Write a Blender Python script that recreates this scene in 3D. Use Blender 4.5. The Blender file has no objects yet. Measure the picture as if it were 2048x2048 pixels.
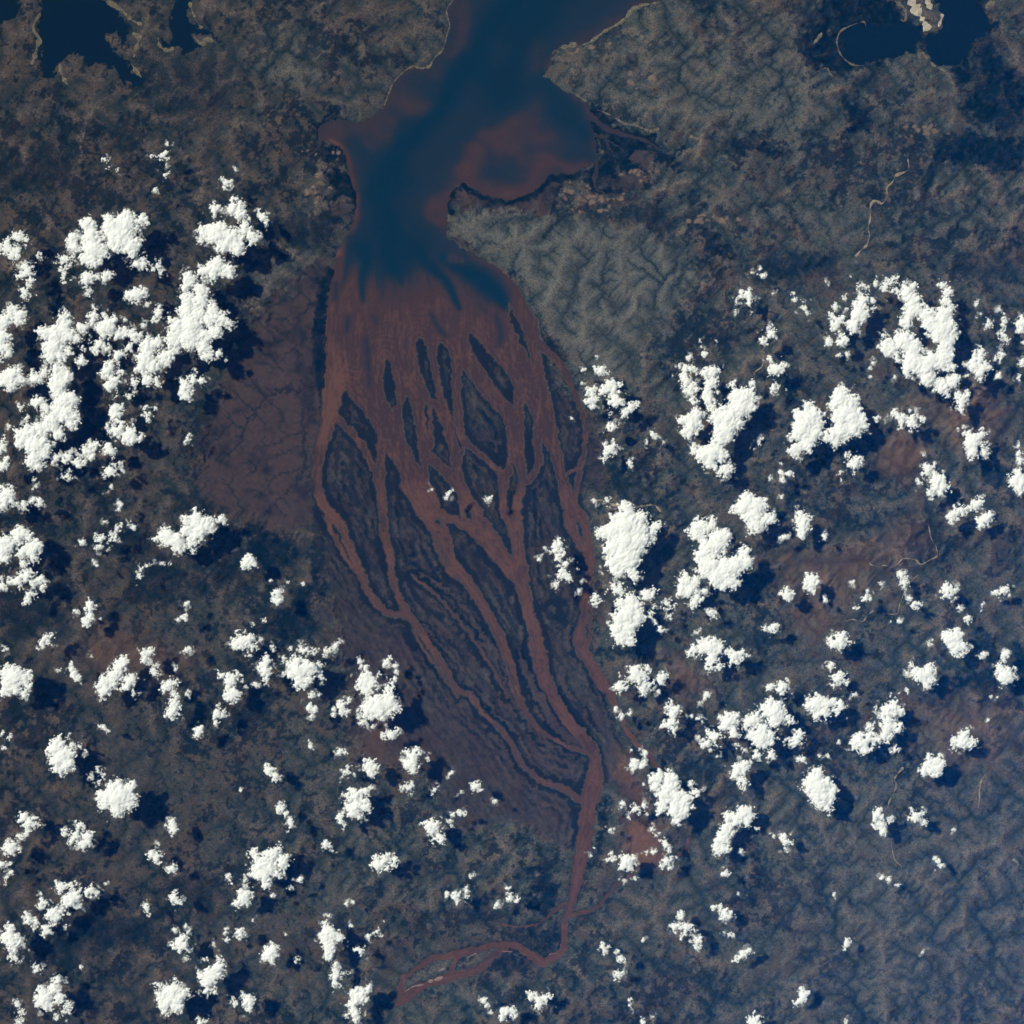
import bpy, math, random, heapq
import numpy as np
from collections import deque

random.seed(4)
RNG = np.random.default_rng(11)
U = 0.1                      # one photo pixel (of 2048) is about 30 m on the ground; 1 unit = 10 px
CX = CY = 1024.0
CAM_H = 330.0
SUN_EL, SUN_DIR = 45.0, 33.0  # elevation; direction the shadows fall, degrees below the +x axis
K = 512.0 / 1932.0

scene = bpy.context.scene
COL = scene.collection


def wx(px): return (px - CX) * U
def wy(py): return (CY - py) * U


def T(tile, pts):
    """sketch-map coordinates of survey tile 'cr' -> map pixels; widths/radii scale along"""
    c, r = int(tile[0]), int(tile[1])
    out = []
    for p in pts:
        q = [c * 512 + p[0] * K, r * 512 + p[1] * K]
        if len(p) > 2: q.append(p[2] * K)
        out.append(tuple(q))
    return out


def nums(s, n):
    v = [float(t) for t in s.replace(',', ' ').split()]
    return [tuple(v[i:i + n]) for i in range(0, len(v), n)]


def multi(s, n):
    """'11: x y w x y w / 12: ...' -> one chain of points across tiles"""
    out = []
    for seg in s.split('/'):
        t, body = seg.split(':')
        out += T(t.strip(), nums(body, n))
    return out

# ---------------------------------------------------------------- map data
ESTUARY = multi('''10: 1500 -300 1490 0 1440 60 1440 110 1460 190 1440 260 1410 370 1340 440 1310 500 1240 515 1190 505 1120 545 1040 620
 1005 690 965 810 900 860 800 930 690 905 560 905 500 930 462 980 470 1050 540 1060 620 1115 670 1170 685 1250 700 1340 740 1440 755 1530
 735 1650 700 1770 640 1860 600 1932 / 11: 600 50 560 250 540 400 530 560 525 700 525 960 515 1100 580 1215 700 1310 860 1560 900 1650
 950 1650 960 1450 985 1420 1080 1560 1160 1680 1260 1660 1285 1530 1330 1545 1420 1620 1500 1700 1540 1560 1560 1430 1600 1420 1700 1505
 1850 1640 1880 1640 1915 1560 2015 1550 2008 1300 2012 1130 2030 1090 2060 1130 2100 1250 2115 1330 2140 1330 2180 1430 2240 1430 2270 1330
 2230 1130 2170 880 2135 700 2160 680 2150 650 2130 600 2110 490 2060 390 2010 290 1950 200 1850 100 1740 30 / 10: 1620 1900 1520 1850 1440 1800
 1430 1760 1430 1700 1440 1640 1440 1560 1470 1460 1520 1390 1560 1385 1660 1440 1740 1480 1840 1500 1932 1510 / 20: 90 1480 170 1440 240 1380
 300 1300 420 1320 480 1300 540 1270 580 1260 640 1200 640 1070 600 1000 590 950 600 850 570 780 500 740 420 700 340 640 290 590 235 575 295 490
 270 410 350 365 480 330 520 345 600 310 690 240 800 180 860 130 900 80 960 45 1060 30 1130 10 1190 0 1200 -300''', 2)

ISLAND_POLYS = [
 '11: 680 1010 640 1060 615 1150 620 1200 700 1280 790 1375 860 1480 912 1640 915 1560 925 1450 915 1330 870 1250 800 1160 740 1080',
 '11: 990 750 960 850 948 960 975 1080 1010 1170 1045 1215 1065 1100 1060 980 1035 870 1010 790',
 '11: 1120 1050 1100 1130 1090 1240 1110 1350 1150 1480 1200 1590 1240 1645 1245 1530 1230 1400 1215 1280 1185 1160 1150 1080',
 '11: 1230 605 1200 640 1215 780 1250 920 1300 1050 1350 1120 1390 1160 1385 1080 1350 950 1320 820 1290 680 1265 620',
 '11: 1380 650 1362 680 1365 800 1385 930 1420 1060 1460 1170 1490 1290 1510 1400 1530 1510 1562 1430 1530 1350 1505 1240 1497 1100 1480 980 1485 830 1465 730 1430 670',
 '11: 1590 565 1600 640 1640 740 1720 860 1790 980 1870 1070 1950 1160 1955 1020 1932 940 1850 830 1740 690 1640 575',
 '11: 1545 835 1535 920 1540 1080 1560 1250 1565 1350 1600 1395 1700 1480 1800 1560 1850 1622 1890 1600 1910 1500 1905 1380 1890 1290 1850 1190 1780 1100 1700 1000 1620 910',
 '11: 1270 1100 1270 1180 1290 1290 1310 1390 1320 1470 1380 1545 1470 1625 1480 1610 1460 1480 1440 1350 1400 1220 1340 1130 1300 1110',
 '21: -25 340 40 470 95 610 140 740 165 870 130 800 75 690 15 570 -25 450',
 '11: 2090 1345 2075 1450 2085 1560 2060 1640 2085 1700 2130 1640 2150 1560 2150 1440 2150 1345 2115 1330',
]
LAKES = [
 '30: 560 245 540 320 570 420 640 478 740 478 880 440 1000 415 1120 405 1145 340 1150 260 1090 190 960 170 860 200 740 185 640 200',
 '00: 310 -300 310 100 275 200 305 330 285 440 300 500 340 570 420 570 430 470 520 450 580 410 640 440 680 500 720 460 790 470 860 530 900 590 1000 640 1090 640 1090 600 1000 530 960 440 880 400 840 340 790 270 870 230 910 300 970 330 980 250 980 200 930 150 900 90 820 30 760 0 700 -300',
 '00: 1300 -300 1300 100 1270 170 1290 250 1280 310 1240 330 1215 300 1230 360 1280 370 1330 340 1400 400 1480 390 1530 370 1480 330 1450 260 1560 260 1640 310 1700 330 1560 230 1480 190 1420 130 1400 60 1430 0 1430 -300',
 '00: -300 -300 150 -300 150 80 60 150 0 200 -300 200',
 '30: 1200 260 1180 330 1190 420 1270 500 1400 500 1490 440 1540 370 1600 300 1690 200 1640 60 1540 -20 1500 -300 1300 -300 1270 60 1320 120 1290 210 1240 260',
]
CHANNELS = [
 '20: 585 870 50 700 960 40 850 1015 28 1000 1065 20 1150 1150 12',
 '20: 610 1080 40 640 1240 30 625 1390 24 700 1455 14 800 1465 10',
 '20: 680 1010 20 740 1130 16 800 1190 10',
 '12: 1160 830 12 1230 980 12 1330 1120 12 1420 1260 12 1520 1400 12',
 '12: 1660 640 12 1760 830 14 1830 1000 14 1900 1200 12 / 22: 40 1420 12 130 1580 12 260 1720 14',
 '12: 1180 480 10 1330 600 12 1480 760 12 1640 960 12 1780 1180 12 1900 1400 12',
 '22: 100 700 12 130 880 12 150 1060 12 200 1230 12 290 1400 12 400 1560 12',
 '11: 590 1000 140 560 1180 110 520 1330 95 480 1480 75 460 1650 60 470 1770 60 520 1880 70 560 1932 80 / 12: 570 30 88 640 100 65 690 230 50 750 350 50 790 460 50 820 550 45 880 640 40 950 730 40 1030 770 35 1110 775 40 1150 790 50',
 '12: 540 20 30 550 80 26 590 190 26 650 290 24 710 380 20 760 460 20',
 '11: 570 1190 40 610 1235 34 700 1310 36 790 1410 40 850 1520 40 900 1630 40 930 1700 50',
 '11: 950 1350 60 948 1500 50 940 1600 60 930 1680 75 945 1780 60 950 1932 55 / 12: 950 0 55 955 120 60 985 230 45 1020 340 40 1020 450 35 1045 560 40 1090 670 40 1130 760 50 1190 840 42 1280 950 42 1350 1060 42 1420 1180 40 1470 1270 30 1540 1350 36 1620 1380 38 1680 1470 26 1780 1570 28 1860 1660 30 1932 1760 28 / 22: 60 1890 26 / 23: 120 20 26 200 90 26 300 130 32 400 165 34 460 210 38 540 260 40',
 '11: 1010 1330 130 1080 1470 150 1150 1600 140 1200 1720 190 1270 1830 190 1300 1932 160 / 12: 1280 10 75 1330 110 70 1400 180 80 1440 270 65 1490 390 65 1560 480 70 1640 600 66 1720 720 58 1780 830 56 1850 960 50 1900 1080 44 1932 1150 38 / 22: 20 1250 30 50 1360 26 90 1480 24 160 1600 26 260 1680 26 370 1740 26 480 1790 26 570 1815 32',
 '11: 1320 1900 120 / 12: 1350 10 60 1420 30 52 1520 70 60 1620 110 80 1720 180 120',
 '12: 1390 30 32 1420 120 36 1440 190 40',
 '12: 1330 150 26 1360 250 25 1400 350 22 1460 440 22 1510 490 25',
 '11: 1060 1150 50 1055 1250 90',
 '11: 1190 1080 60 1215 1200 55 1245 1330 60 1270 1440 85 1285 1500 60 1262 1600 42 1270 1690 60',
 '11: 1280 1490 60 1350 1560 55 1450 1650 58 1520 1730 70',
 '11: 1280 1070 40 1370 1130 45 1415 1230 52 1455 1320 60 1490 1450 60 1500 1560 60 1525 1680 80 1560 1780 80 1620 1880 78 1670 1932 70 / 12: 1655 10 65 1700 90 80 1760 190 120 1830 310 110 1932 430 110 / 22: 60 530 90',
 '11: 1302 1105 20 1318 1150 18 1322 1250 18 1325 1400 20 1305 1480 25',
 '11: 1320 640 50 1340 800 50 1370 950 45 1400 1080 45 1425 1190 50',
 '11: 1525 800 50 1508 950 48 1520 1100 48 1530 1250 50 1560 1370 42 1590 1420 30 1690 1500 28 1780 1570 28 1850 1635 40',
 '11: 1566 1425 20 1548 1480 20 1520 1550 30',
 '11: 1540 1850 26 1560 1900 24 / 12: 1560 20 20 1580 70 26 1620 110 40',
 '11: 1600 800 80 1640 880 95 1730 1000 92 1800 1080 92 1880 1150 100 1940 1240 90 / 21: 30 1300 100 45 1450 90 62 1560 75 72 1640 50 68 1750 60 50 1850 60 40 1932 60 / 22: 40 0 65 35 150 85 45 300 80 60 430 100 70 550 90 110 680 75 140 800 75 180 900 75 200 1000 80 215 1100 90 225 1200 90 260 1300 90 310 1400 80 380 1500 80 450 1600 80 520 1690 80 570 1760 80 610 1830 80 630 1932 82 / 23: 620 100 132 600 200 140 575 330 110 560 450 105 540 580 95 515 720 95 490 850 85 460 960 68 430 1060 55 405 1160 45 395 1250 40 400 1330 40 370 1390 55 310 1430 68 250 1465 78 170 1430 68 90 1380 58 0 1340 52 / 13: 1932 1335 52 1830 1340 50 1700 1360 48 1560 1390 58 1470 1420 45 1330 1440 38 1230 1490 38 1150 1560 38 1100 1620 38 1080 1720 50',
 '13: 1900 1355 45 1870 1370 46 1790 1420 46 1730 1490 48 1620 1540 58 1500 1570 66 1400 1600 66 1300 1630 62 1200 1680 68 1110 1750 78 1060 1790 50',
 '13: 1550 1395 40 1500 1480 38 1450 1570 40',
 '11: 1910 1600 50 1875 1660 55 1865 1700 60 1865 1800 55 1875 1932 55 / 12: 1905 60 60 1935 150 70 1960 220 60',
 '21: 190 1290 55 192 1450 40 200 1560 40 160 1640 40 110 1700 40',
 '21: 230 1180 140 275 1330 105 310 1440 78 345 1550 72 375 1680 70 400 1780 75 430 1870 100 455 1932 115 / 22: 430 10 75 450 130 62 500 230 52 545 310 40 580 360 40',
 '21: 460 1932 100 / 22: 500 10 70 550 110 58 575 220 55 590 350 60 590 470 55 570 570 50 550 680 80 540 780 60 510 880 60 510 970 90 540 1060 80 600 1150 72 660 1250 68 720 1340 62 770 1430 48 810 1520 34 850 1600 34 900 1690 42 970 1770 42 1030 1840 38 1080 1910 32 / 23: 1110 20 24 1130 60 14',
 '22: 590 700 30 602 740 24 592 830 20 578 950 20 560 1010 25',
 '21: 215 680 60 300 745 54 380 830 52 430 930 44 470 1030 40 510 1140 34 545 1250 34 562 1350 34 550 1450 28 520 1570 28 500 1680 28 480 1780 34 450 1860 50',
 '21: 500 1605 14 440 1640 14 395 1670 14',
 '22: 560 1165 16 600 1230 14 650 1320 14 690 1350 14',
 '23: 440 1120 26 520 1095 24 600 1080 24 660 1030 28 720 960 28 780 890 28 850 840 28 900 810 24',
 '23: 1250 670 26 1310 610 26 1335 545 18',
 '23: 430 1005 18 330 1060 16 260 1120 15 200 1180 14 100 1200 12 0 1190 12 / 13: 1840 1180 10',
 '10: 480 1000 30 480 1090 22 420 1160 16 380 1190 10',
 '10: 530 900 16 590 850 12',
 '20: 560 975 22 640 1020 16 740 1070 14 840 1130 12',
]
ISLANDS = [  # (seed point, label)
 ('11: 720 1150', 'wedge-shaped mangrove island between the wide red fan and a thin diagonal creek'),
 ('11: 1005 1000', 'narrow lens-shaped mangrove island alone in the open red fan'),
 ('11: 1160 1350', 'long leaf-shaped dark island beside the braid of two broad central channels'),
 ('11: 1270 820', 'blunt finger island in the upper fan, western of two parallel fingers'),
 ('11: 1430 850', 'dark finger island with long thin tail, eastern of two parallel fingers'),
 ('11: 1760 850', 'dark blade-shaped island highest up the eastern side of the red fan'),
 ('11: 1720 1250', 'large teardrop mangrove island with paler mottled middle, under the blade-shaped island'),
 ('11: 1390 1400', 'dark central island split by a hair-thin creek, above the island under small clouds'),
 ('21: 80 600', 'sliver of dark mangrove inside the broad red eastern channel'),
 ('21: 130 1400', 'slim dark lens island in the fork of the eastern river channels'),
 ('11: 700 1600', 'broad western delta island, first east of the far western channel, tapering to the south'),
 ('11: 1040 1800', 'long mottled delta island between the second western channel and the broad middle channel'),
 ('11: 1390 1720', 'dark spindle island carrying a small white cloud at its middle'),
 ('11: 1700 1700', 'diamond-shaped delta island with a tiny wispy cloud, below the thin diagonal creek'),
 ('11: 1960 1750', 'small dark tapering island wedged where two eastern channels rejoin'),
 ('21: 380 1200', 'big wedge-shaped island along the outer eastern branch, paler along its western edge'),
 ('21: 445 1720', 'small triangular island at the pinch of the outer eastern branch'),
 ('22: 490 120', 'thin dark needle island in the twin eastern channels by the large white cloud'),
 ('22: 575 850', 'tiny sliver island hugging the eastern channel below the small round cloud'),
 ('12: 670 230', 'thin blade-like island between the doubled far western channel'),
 ('12: 1410 290', 'slender pointed island beside the middle river channel below the fork'),
 ('12: 1370 70', 'tiny triangular island at the fork of the middle river channel'),
 ('12: 1610 50', 'tiny dark triangle island where three middle channels meet'),
 ('13: 1380 1490', 'flat mud island with green cover in the western part of the lower braided river'),
 ('13: 1620 1470', 'elongated green braid-bar island in the lower river nearest its single bend'),
 ('11: 1290 1250', 'hair-thin strip island west of the creek that splits the central island'),
]
RIBBONS = [  # name, kind-of-thing, label, list of chains
 ('beach', '10: 1490 0 8 1445 60 10 1440 110 10 1462 190 10 1442 260 10 1412 370 10 1342 440 12'),
 ('beach', '10: 1335 450 14 1312 500 16 1240 515 14 1190 500 14 1120 540 16 1045 615 16 1008 690 14 968 800 12'),
 ('beach', '20: 1140 8 12 1060 28 18 960 44 20 900 80 26 860 135 26 800 182 24 690 243 18 600 312 16 525 342 14'),
 ('beach', '20: 490 335 26 430 345 28 350 367 20'),
 ('beach', '00: 305 100 14 252 210 26 295 290 30 285 350 28 262 430 26 240 490 20'),
 ('beach', '00: 760 -10 20 860 40 26 930 90 26 1000 155 26 1075 190 22'),
 ('beach', '00: 1000 250 22 1060 290 26 1030 360 28 1012 435 22'),
 ('beach', '00: 990 480 18 1030 540 20 1075 592 14'),
 ('beach', '00: 1430 15 22 1450 80 26 1490 170 24 1525 215 16'),
 ('beach', '00: 1195 285 16 1210 350 22 1270 382 26 1318 352 20'),
 ('beach', '00: 1460 275 14 1528 338 24 1560 300 24 1635 322 16'),
 ('beach', '00: 450 480 24 470 570 26 512 645 16'),
 ('beach', '20: 640 830 9 720 860 12 790 900 14 850 935 16 940 950 14 1040 990 18 1110 975 16'),
 ('beach', '20: 430 690 12 490 720 10 560 765 8'),
 ('sand_spit', '30: 1060 -20 50 1120 80 56 1165 150 50 1210 230 66'),
 ('sand_spit', '30: 1185 -20 40 1215 40 44 1230 80 26'),
 ('sand_spit', '30: 1315 105 20 1310 140 22 1285 205 16'),
 ('sand_spit', '30: 955 15 22 1020 60 20 1040 110 14 1030 160 14 1000 150 12'),
 ('sand_spit', '30: 1640 60 30 1700 20 34 1760 -10 24'),
 ('sand_spit', '30: 1140 440 26 1160 400 16 1200 440 20 1260 500 18 1340 540 20'),
 ('sand_spit', '30: 740 200 7 720 165 8 640 190 7 550 235 11 520 310 10 535 385 9 570 440 9 640 490 10 725 495 6'),
 ('sand_spit', '30: 405 250 18 370 300 16 335 345 12'),
 ('sand_spit', '30: 370 545 8 440 518 12 470 565 12 515 598 8'),
 ('dry_riverbed', '30: 1075 1130 5 1050 1180 6 1055 1270 15 1030 1302 15 960 1330 16 940 1370 14 900 1415 16 890 1440 12 892 1490 12 860 1537 14 810 1520 14 780 1535 15 765 1580 14 768 1640 10 755 1720 7 760 1790 6 740 1855 14 700 1890 13 655 1940 14'),
 ('dry_riverbed', '21: 590 1845 10 700 1845 12 770 1880 16 870 1868 14 960 1890 14 1070 1880 14 1125 1932 12'),
 ('dry_riverbed', '32: 1208 90 6 1225 190 8 1262 260 8 1268 330 12 1220 360 9 1150 395 10 1110 362 9 1015 350 10 970 390 7 930 415 7 870 402 8 840 412 6 780 400 8 760 380 6'),
 ('dry_riverbed', '32: 580 822 6 640 810 7 710 827 8 745 780 8 795 740 8'),
 ('dry_riverbed', '32: 900 768 8 970 766 8 985 700 6 1005 660 6 1060 540 7 1135 470 7'),
 ('dry_riverbed', '33: 1015 -10 14 950 75 14 962 130 10 920 230 13 898 300 8'),
 ('dry_riverbed', '33: 1655 15 5 1605 90 8 1590 160 6 1590 230 9 1578 300 5'),
 ('dry_riverbed', '33: 925 570 6 948 680 7 998 735 9 1008 775 5'),
 ('dry_riverbed', '21: 1890 740 8 1885 830 8 1830 880 10 1825 930 8'),
]
SANDBARS = [
 ('13: 1300 1612 14 1350 1600 20 1412 1578 12', 'widest pale sandbar, a bright streak along the lower braid of the red river'),
 ('13: 1372 1535 10 1395 1525 14 1425 1512 8', 'small stubby pale sandbar just above the bright streak sandbar'),
 ('13: 1115 1695 8 1180 1652 10 1265 1635 8', 'thin curved pale sandbar near the western end of the braided river'),
 ('13: 1478 1478 8 1505 1438 8', 'tiny upright pale sandbar in the middle of the braided river'),
 ('13: 1590 1432 8 1660 1398 12', 'short slanting sandbar between upper braid and green island'),
 ('13: 1860 1382 10 1932 1386 12', 'flat pale sandbar under the thick river bend, beside the upper braid'),
 ('23: 10 1402 8 115 1452 8', 'slim pale sandbar along the lower edge of the river before its sharp bend'),
 ('23: 280 1408 8 345 1398 10', 'little pale sandbar inside the sharp bend of the red river'),
]
# painted land cover: (layer, value, softness px, chain with widths OR polygon)
COVER_POLY = [
 ('rust', .9, 16, '23: 840 380 960 400 1110 440 1120 600 1080 690 960 740 870 640 830 480'),
 ('rust', .55, 20, '23: 740 -120 900 -40 980 160 1040 300 960 260 860 120 760 40'),
 ('rust', .55, 30, '31: 900 1380 1060 1340 1160 1520 1080 1640 900 1660 840 1560'),
 ('rust', .35, 40, '31: 1100 1000 1700 1050 1780 1280 1560 1500 1200 1300'),
 ('rust', .40, 40, '32: 100 340 420 320 900 180 1160 40 1160 200 960 320 620 640 420 780 560 820 300 900'),
 ('rust', .30, 50, '32: 1150 1500 1700 1380 1900 1700 1500 1932 1200 1800'),
 ('rust', .35, 20, '22: 1180 1060 1500 1240 1500 1480 1400 1400 1180 1320'),
 ('rust', .35, 40, '12: 880 1560 1000 1580 980 1932 760 1900 740 1700'),
 ('rust', .35, 30, '02: 760 900 1000 930 1400 1060 1500 1130 1250 1260 760 1230 640 1060'),
 ('veg', .95, 8, '30: 240 420 180 300 300 180 420 200 520 90 300 60 420 -40 1000 -40 1080 120 1200 280 1180 420 980 420 760 500 620 500 540 600 380 540'),
 ('veg', .95, 8, '30: 1330 -60 1700 -60 1640 80 1760 160 1640 330 1520 480 1560 560 1440 700 1380 520 1480 420 1300 300'),
 ('veg', .9, 10, '30: 240 400 300 360 400 250 520 180 800 200 1100 210 1150 400 880 440 640 490 560 560 400 520 250 480'),
 ('veg', .95, 16, '30: 1480 660 1520 560 1580 420 1620 300 1700 250 1800 450 1932 650 1990 1000 1700 980 1550 930 1450 800'),
 ('veg', .95, 10, '30: 1150 1180 1250 1060 1500 1000 1990 1050 1850 1250 1700 1320 1550 1250 1300 1250'),
 ('veg', .9, 6, '30: -300 1080 0 1090 90 1130 135 1195 0 1190 -300 1150'),
 ('veg', .9, 6, '30: 380 1260 450 1200 540 1080 570 960 560 780 600 760 660 850 780 880 820 1050 770 1020 720 960 680 1020 600 980 560 1130 480 1230'),
 ('veg', .75, 16, '30: 270 0 700 -40 1000 60 1120 180 900 170 550 210 270 190'),
 ('veg', .7, 12, '30: 580 600 800 480 880 560 820 760 720 700 600 660'),
 ('veg', .95, 5, '20: 575 790 700 860 830 950 1000 1000 1110 1100 1200 1180 1290 1120 1360 1120 1230 1280 1080 1230 1000 1350 1060 1400 1000 1460 870 1450 740 1470 640 1500 590 1440 540 1290 640 1200 640 1070 590 960'),
 ('mud', .8, 5, '20: 890 1140 1000 1130 1110 1190 1030 1290 1000 1330 930 1220'),
 ('mud', .8, 5, '20: 800 1250 900 1290 960 1370 1000 1400 940 1430 820 1430 740 1410 780 1320'),
 ('mud', .75, 5, '20: 580 1470 700 1520 850 1480 960 1530 950 1580 800 1570 690 1600 600 1560'),
 ('mud', .9, 6, '20: -100 1540 90 1500 250 1400 480 1340 420 1400 350 1500 280 1580 100 1590 -100 1600'),
 ('mud', .9, 6, '10: 1500 1430 1560 1410 1700 1500 1932 1540 1960 1600 1700 1590 1480 1590 1460 1540'),
 ('veg', .75, 12, '20: 520 1580 800 1620 950 1560 1050 1510 1250 1640 1200 1800 1080 1780 900 1680 650 1640'),
 ('veg', .85, 8, '20: 1560 1140 1660 1060 1850 1010 1932 970 1980 1010 1900 1080 1750 1110 1650 1170'),
 ('veg', .8, 10, '20: 1250 -40 1500 -40 1560 80 1480 170 1400 80'),
 ('veg', .9, 5, '20: 1400 1740 1500 1790 1650 1880 1760 1960 1640 1960 1480 1880 1390 1800'),
 ('veg', .95, 6, '10: 430 900 500 860 660 740 690 800 600 870 680 880 640 910 520 905 470 940 455 1040 430 1140 350 1190 330 1110 410 1110 415 980'),
 ('veg', .95, 4, '10: 420 1150 500 1060 560 1060 670 1170 690 1330 740 1440 755 1540 730 1650 680 1780 660 1760 700 1640 700 1500 570 1480 570 1330 610 1240 520 1220 370 1200'),
 ('mud', .7, 8, '10: 560 1260 570 1500 640 1660 690 1640 700 1520 590 1480'),
 ('veg', .75, 12, '10: 120 1700 300 1620 600 1580 640 1680 600 1800 200 1880 60 1840'),
 ('veg', .8, 8, '10: 500 420 620 360 640 300 740 310 800 290 760 350 600 420 560 520'),
 ('veg', .75, 10, '10: 800 500 900 440 1100 420 1200 470 1100 520 1000 530'),
 ('veg', .8, 8, '10: 420 210 500 300 480 340 430 290'),
 ('veg', .8, 8, '10: 200 -20 420 -20 420 60 300 70 220 40'),
 ('red', .8, 22, '10: 600 0 1000 -40 1380 40 1280 200 1000 350 850 330 650 260 600 120'),
 ('bare', .9, 30, '10: 1430 1600 1600 1600 1932 1600 2350 1640 2700 1720 2950 1800 3200 1932 3330 2080 3160 2240 3120 2450 2840 2560 2720 2860 2440 2760 2280 2560 2150 2300 2050 2170 1960 2090 1880 1950 1700 1880 1440 1780'),
 ('bare', .5, 12, '11: 0 60 150 20 380 0 500 -60 440 80 320 200 150 330 0 420'),
 ('bare', .35, 30, '20: 280 380 700 300 1100 280 1932 200 2300 400 2250 1000 1500 1000 1100 900 600 800 300 600'),
 ('bare', .45, 20, '10: 0 200 200 150 450 350 540 560 300 700 100 600 0 500'),
 ('mud', .95, 32, '11: 540 -60 420 60 200 260 60 440 -60 500 -140 700 -260 900 -330 1200 -440 1500 -460 1700 -340 1880 -140 1990 100 2120 300 2150 450 2020 470 1850 420 1650 440 1450 500 1250 520 960 530 560 560 250'),
 ('delta', 1.0, 14, '11: 520 1150 440 1450 430 1900 460 2100 560 2500 700 3200 820 3700 940 3900 1100 3860 1300 3960 1600 4400 1932 4250 2450 4480 2560 4100 2780 3880 2700 3500 2560 3000 2480 2700 2500 2300 2480 1900 2510 1500 2480 1250 2330 1000 2180 700 2090 520 2000 330 1900 200 1740 60 1600 -80 1000 -100 620 60'),
 ('mud', .75, 14, '12: 430 920 600 880 900 820 1150 900 1350 1250 1500 1400 1932 1700 2100 1900 2200 2050 1700 2000 1400 1700 1300 1300 1000 1080 700 1080 450 960'),
 ('mud', .6, 10, '12: 520 650 620 700 600 850 430 940 450 800'),
 ('mud', .9, 8, '21: 560 1300 640 1320 690 1500 760 1560 700 1660 600 1760 540 1830 540 1700 560 1500'),
 ('mud', .7, 10, '22: 540 560 700 640 740 780 720 900 640 800 600 640'),
 ('mud', .75, 12, '23: 700 -100 900 0 1000 180 1060 400 1120 640 1000 700 860 640 820 480 860 260 760 120'),
 ('bare', .6, 12, '23: 820 440 930 400 1090 480 1100 640 940 680 860 600'),
 ('red', .8, 14, '31: 900 1400 1100 1380 1160 1600 1000 1680 850 1660'),
 ('red', .6, 30, '32: 400 300 1100 100 1200 500 900 900 500 800'),
 ('red', .5, 40, '31: 1100 1000 1700 1000 1800 1300 1400 1600 1100 1300'),
 ('red', .5, 40, '32: 0 800 500 900 900 1100 800 1500 400 1400 0 1200'),
 ('bare', .35, 60, '33: 100 200 1900 300 1932 1932 300 1932 60 1000'),
 ('veg', .9, 8, '32: 1600 940 1700 950 1770 1050 1740 1300 1600 1400 1550 1320 1360 1300 1380 1210 1600 1220 1680 1150'),
 ('veg', .9, 8, '32: 1850 1020 1960 980 1990 1350 1860 1400 1840 1200'),
 ('veg', .85, 8, '32: 1640 1400 1880 1420 1860 1490 1740 1510 1650 1450'),
 ('veg', .7, 12, '32: 1120 200 1220 60 1300 0 1310 250 1250 330 1080 380 1060 300'),
 ('veg', .8, 10, '32: 1130 1380 1300 1400 1330 1480 1200 1500'),
 ('veg', .9, 10, '12: -60 140 100 160 270 230 300 380 220 430 60 420 -60 320'),
 ('veg', .85, 10, '12: 480 180 510 260 500 640 460 680 420 820 380 960 200 980 60 960 -100 900 60 720 300 700 400 480'),
 ('mud', .4, 12, '12: 280 230 460 120 400 300 300 420'),
 ('veg', .75, 14, '02: 1150 300 1500 420 1932 300 1990 480 1650 600 1400 560 1200 720 1000 700 900 560'),
 ('veg', .75, 14, '02: 560 160 1180 60 1200 300 860 340 600 300'),
 ('veg', .7, 16, '02: 0 500 300 700 560 740 560 860 380 880 200 980 0 960'),
 ('veg', .8, 12, '02: 1700 1050 1932 1060 1990 1200 1860 1220 1700 1140'),
 ('veg', .8, 20, '03: 500 1150 900 1100 1200 1200 1300 1280 900 1330 600 1420 260 1480 200 1400'),
 ('veg', .6, 20, '03: 1300 800 1700 800 1650 1100 1500 1150 1300 1060 1100 900'),
 ('red', .9, 14, '03: 330 760 480 700 700 760 1200 920 1180 1050 1040 1100 900 960 600 860'),
 ('red', .7, 30, '03: 600 1300 1300 1350 1250 1500 1100 1932 700 1932 680 1550'),
 ('red', .6, 40, '02: 300 900 1000 900 1300 1400 900 1500 500 1450 200 1100'),
 ('veg', .7, 20, '00: -200 1100 200 1200 420 1000 470 1060 600 1400 300 1450 -200 1400'),
 ('veg', .6, 20, '00: 850 900 1050 960 1060 1180 900 1160'),
 ('veg', .55, 40, '00: 1050 440 1700 430 1750 900 1200 900'),
 ('red', .8, 25, '00: -200 180 230 200 240 480 100 700 -200 700'),
 ('red', .8, 12, '00: -200 1040 60 960 350 850 250 1020 400 1040 200 1170 0 1220 -200 1230'),
 ('red', .6, 30, '00: -200 1450 500 1420 900 1500 600 1650 -200 1750'),
 ('veg', .9, 6, '23: 680 240 740 240 720 440 640 640 560 880 500 1060 470 1060 520 900 600 640 640 440'),
 ('veg', .9, 8, '23: 40 780 180 760 300 860 330 960 280 1080 160 1130 60 1080 160 960 120 860'),
 ('veg', .85, 12, '23: -200 1190 0 1210 180 1200 360 1080 380 1320 300 1400 0 1320 -200 1260'),
 ('veg', .8, 8, '23: 420 1200 520 1130 660 1080 620 1130 480 1210'),
 ('veg', .8, 8, '13: 1110 1110 1400 1060 1932 1100 1990 1160 1500 1130 1150 1130'),
 ('veg', .85, 8, '13: 1700 1500 1800 1420 1932 1390 2100 1460 2050 1520 1850 1530'),
 ('veg', .7, 12, '23: 960 1380 1200 1480 1700 1680 1700 1760 1550 1720 1250 1560 1000 1460'),
 ('veg', .6, 12, '13: 740 700 840 740 830 880 820 1080 790 1080 800 850'),
 ('veg', .75, 16, '21: 560 1740 800 1600 900 1700 1000 1800 1200 1830 700 1830'),
 ('veg', .9, 6, '22: 800 980 1000 1090 1200 1050 1180 1120 1000 1160 830 1090'),
 ('veg', .85, 10, '22: 200 560 380 640 420 820 330 920 260 760'),
 ('veg', .8, 10, '22: 1700 980 1850 900 1932 940 1880 1060 1720 1040'),
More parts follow.
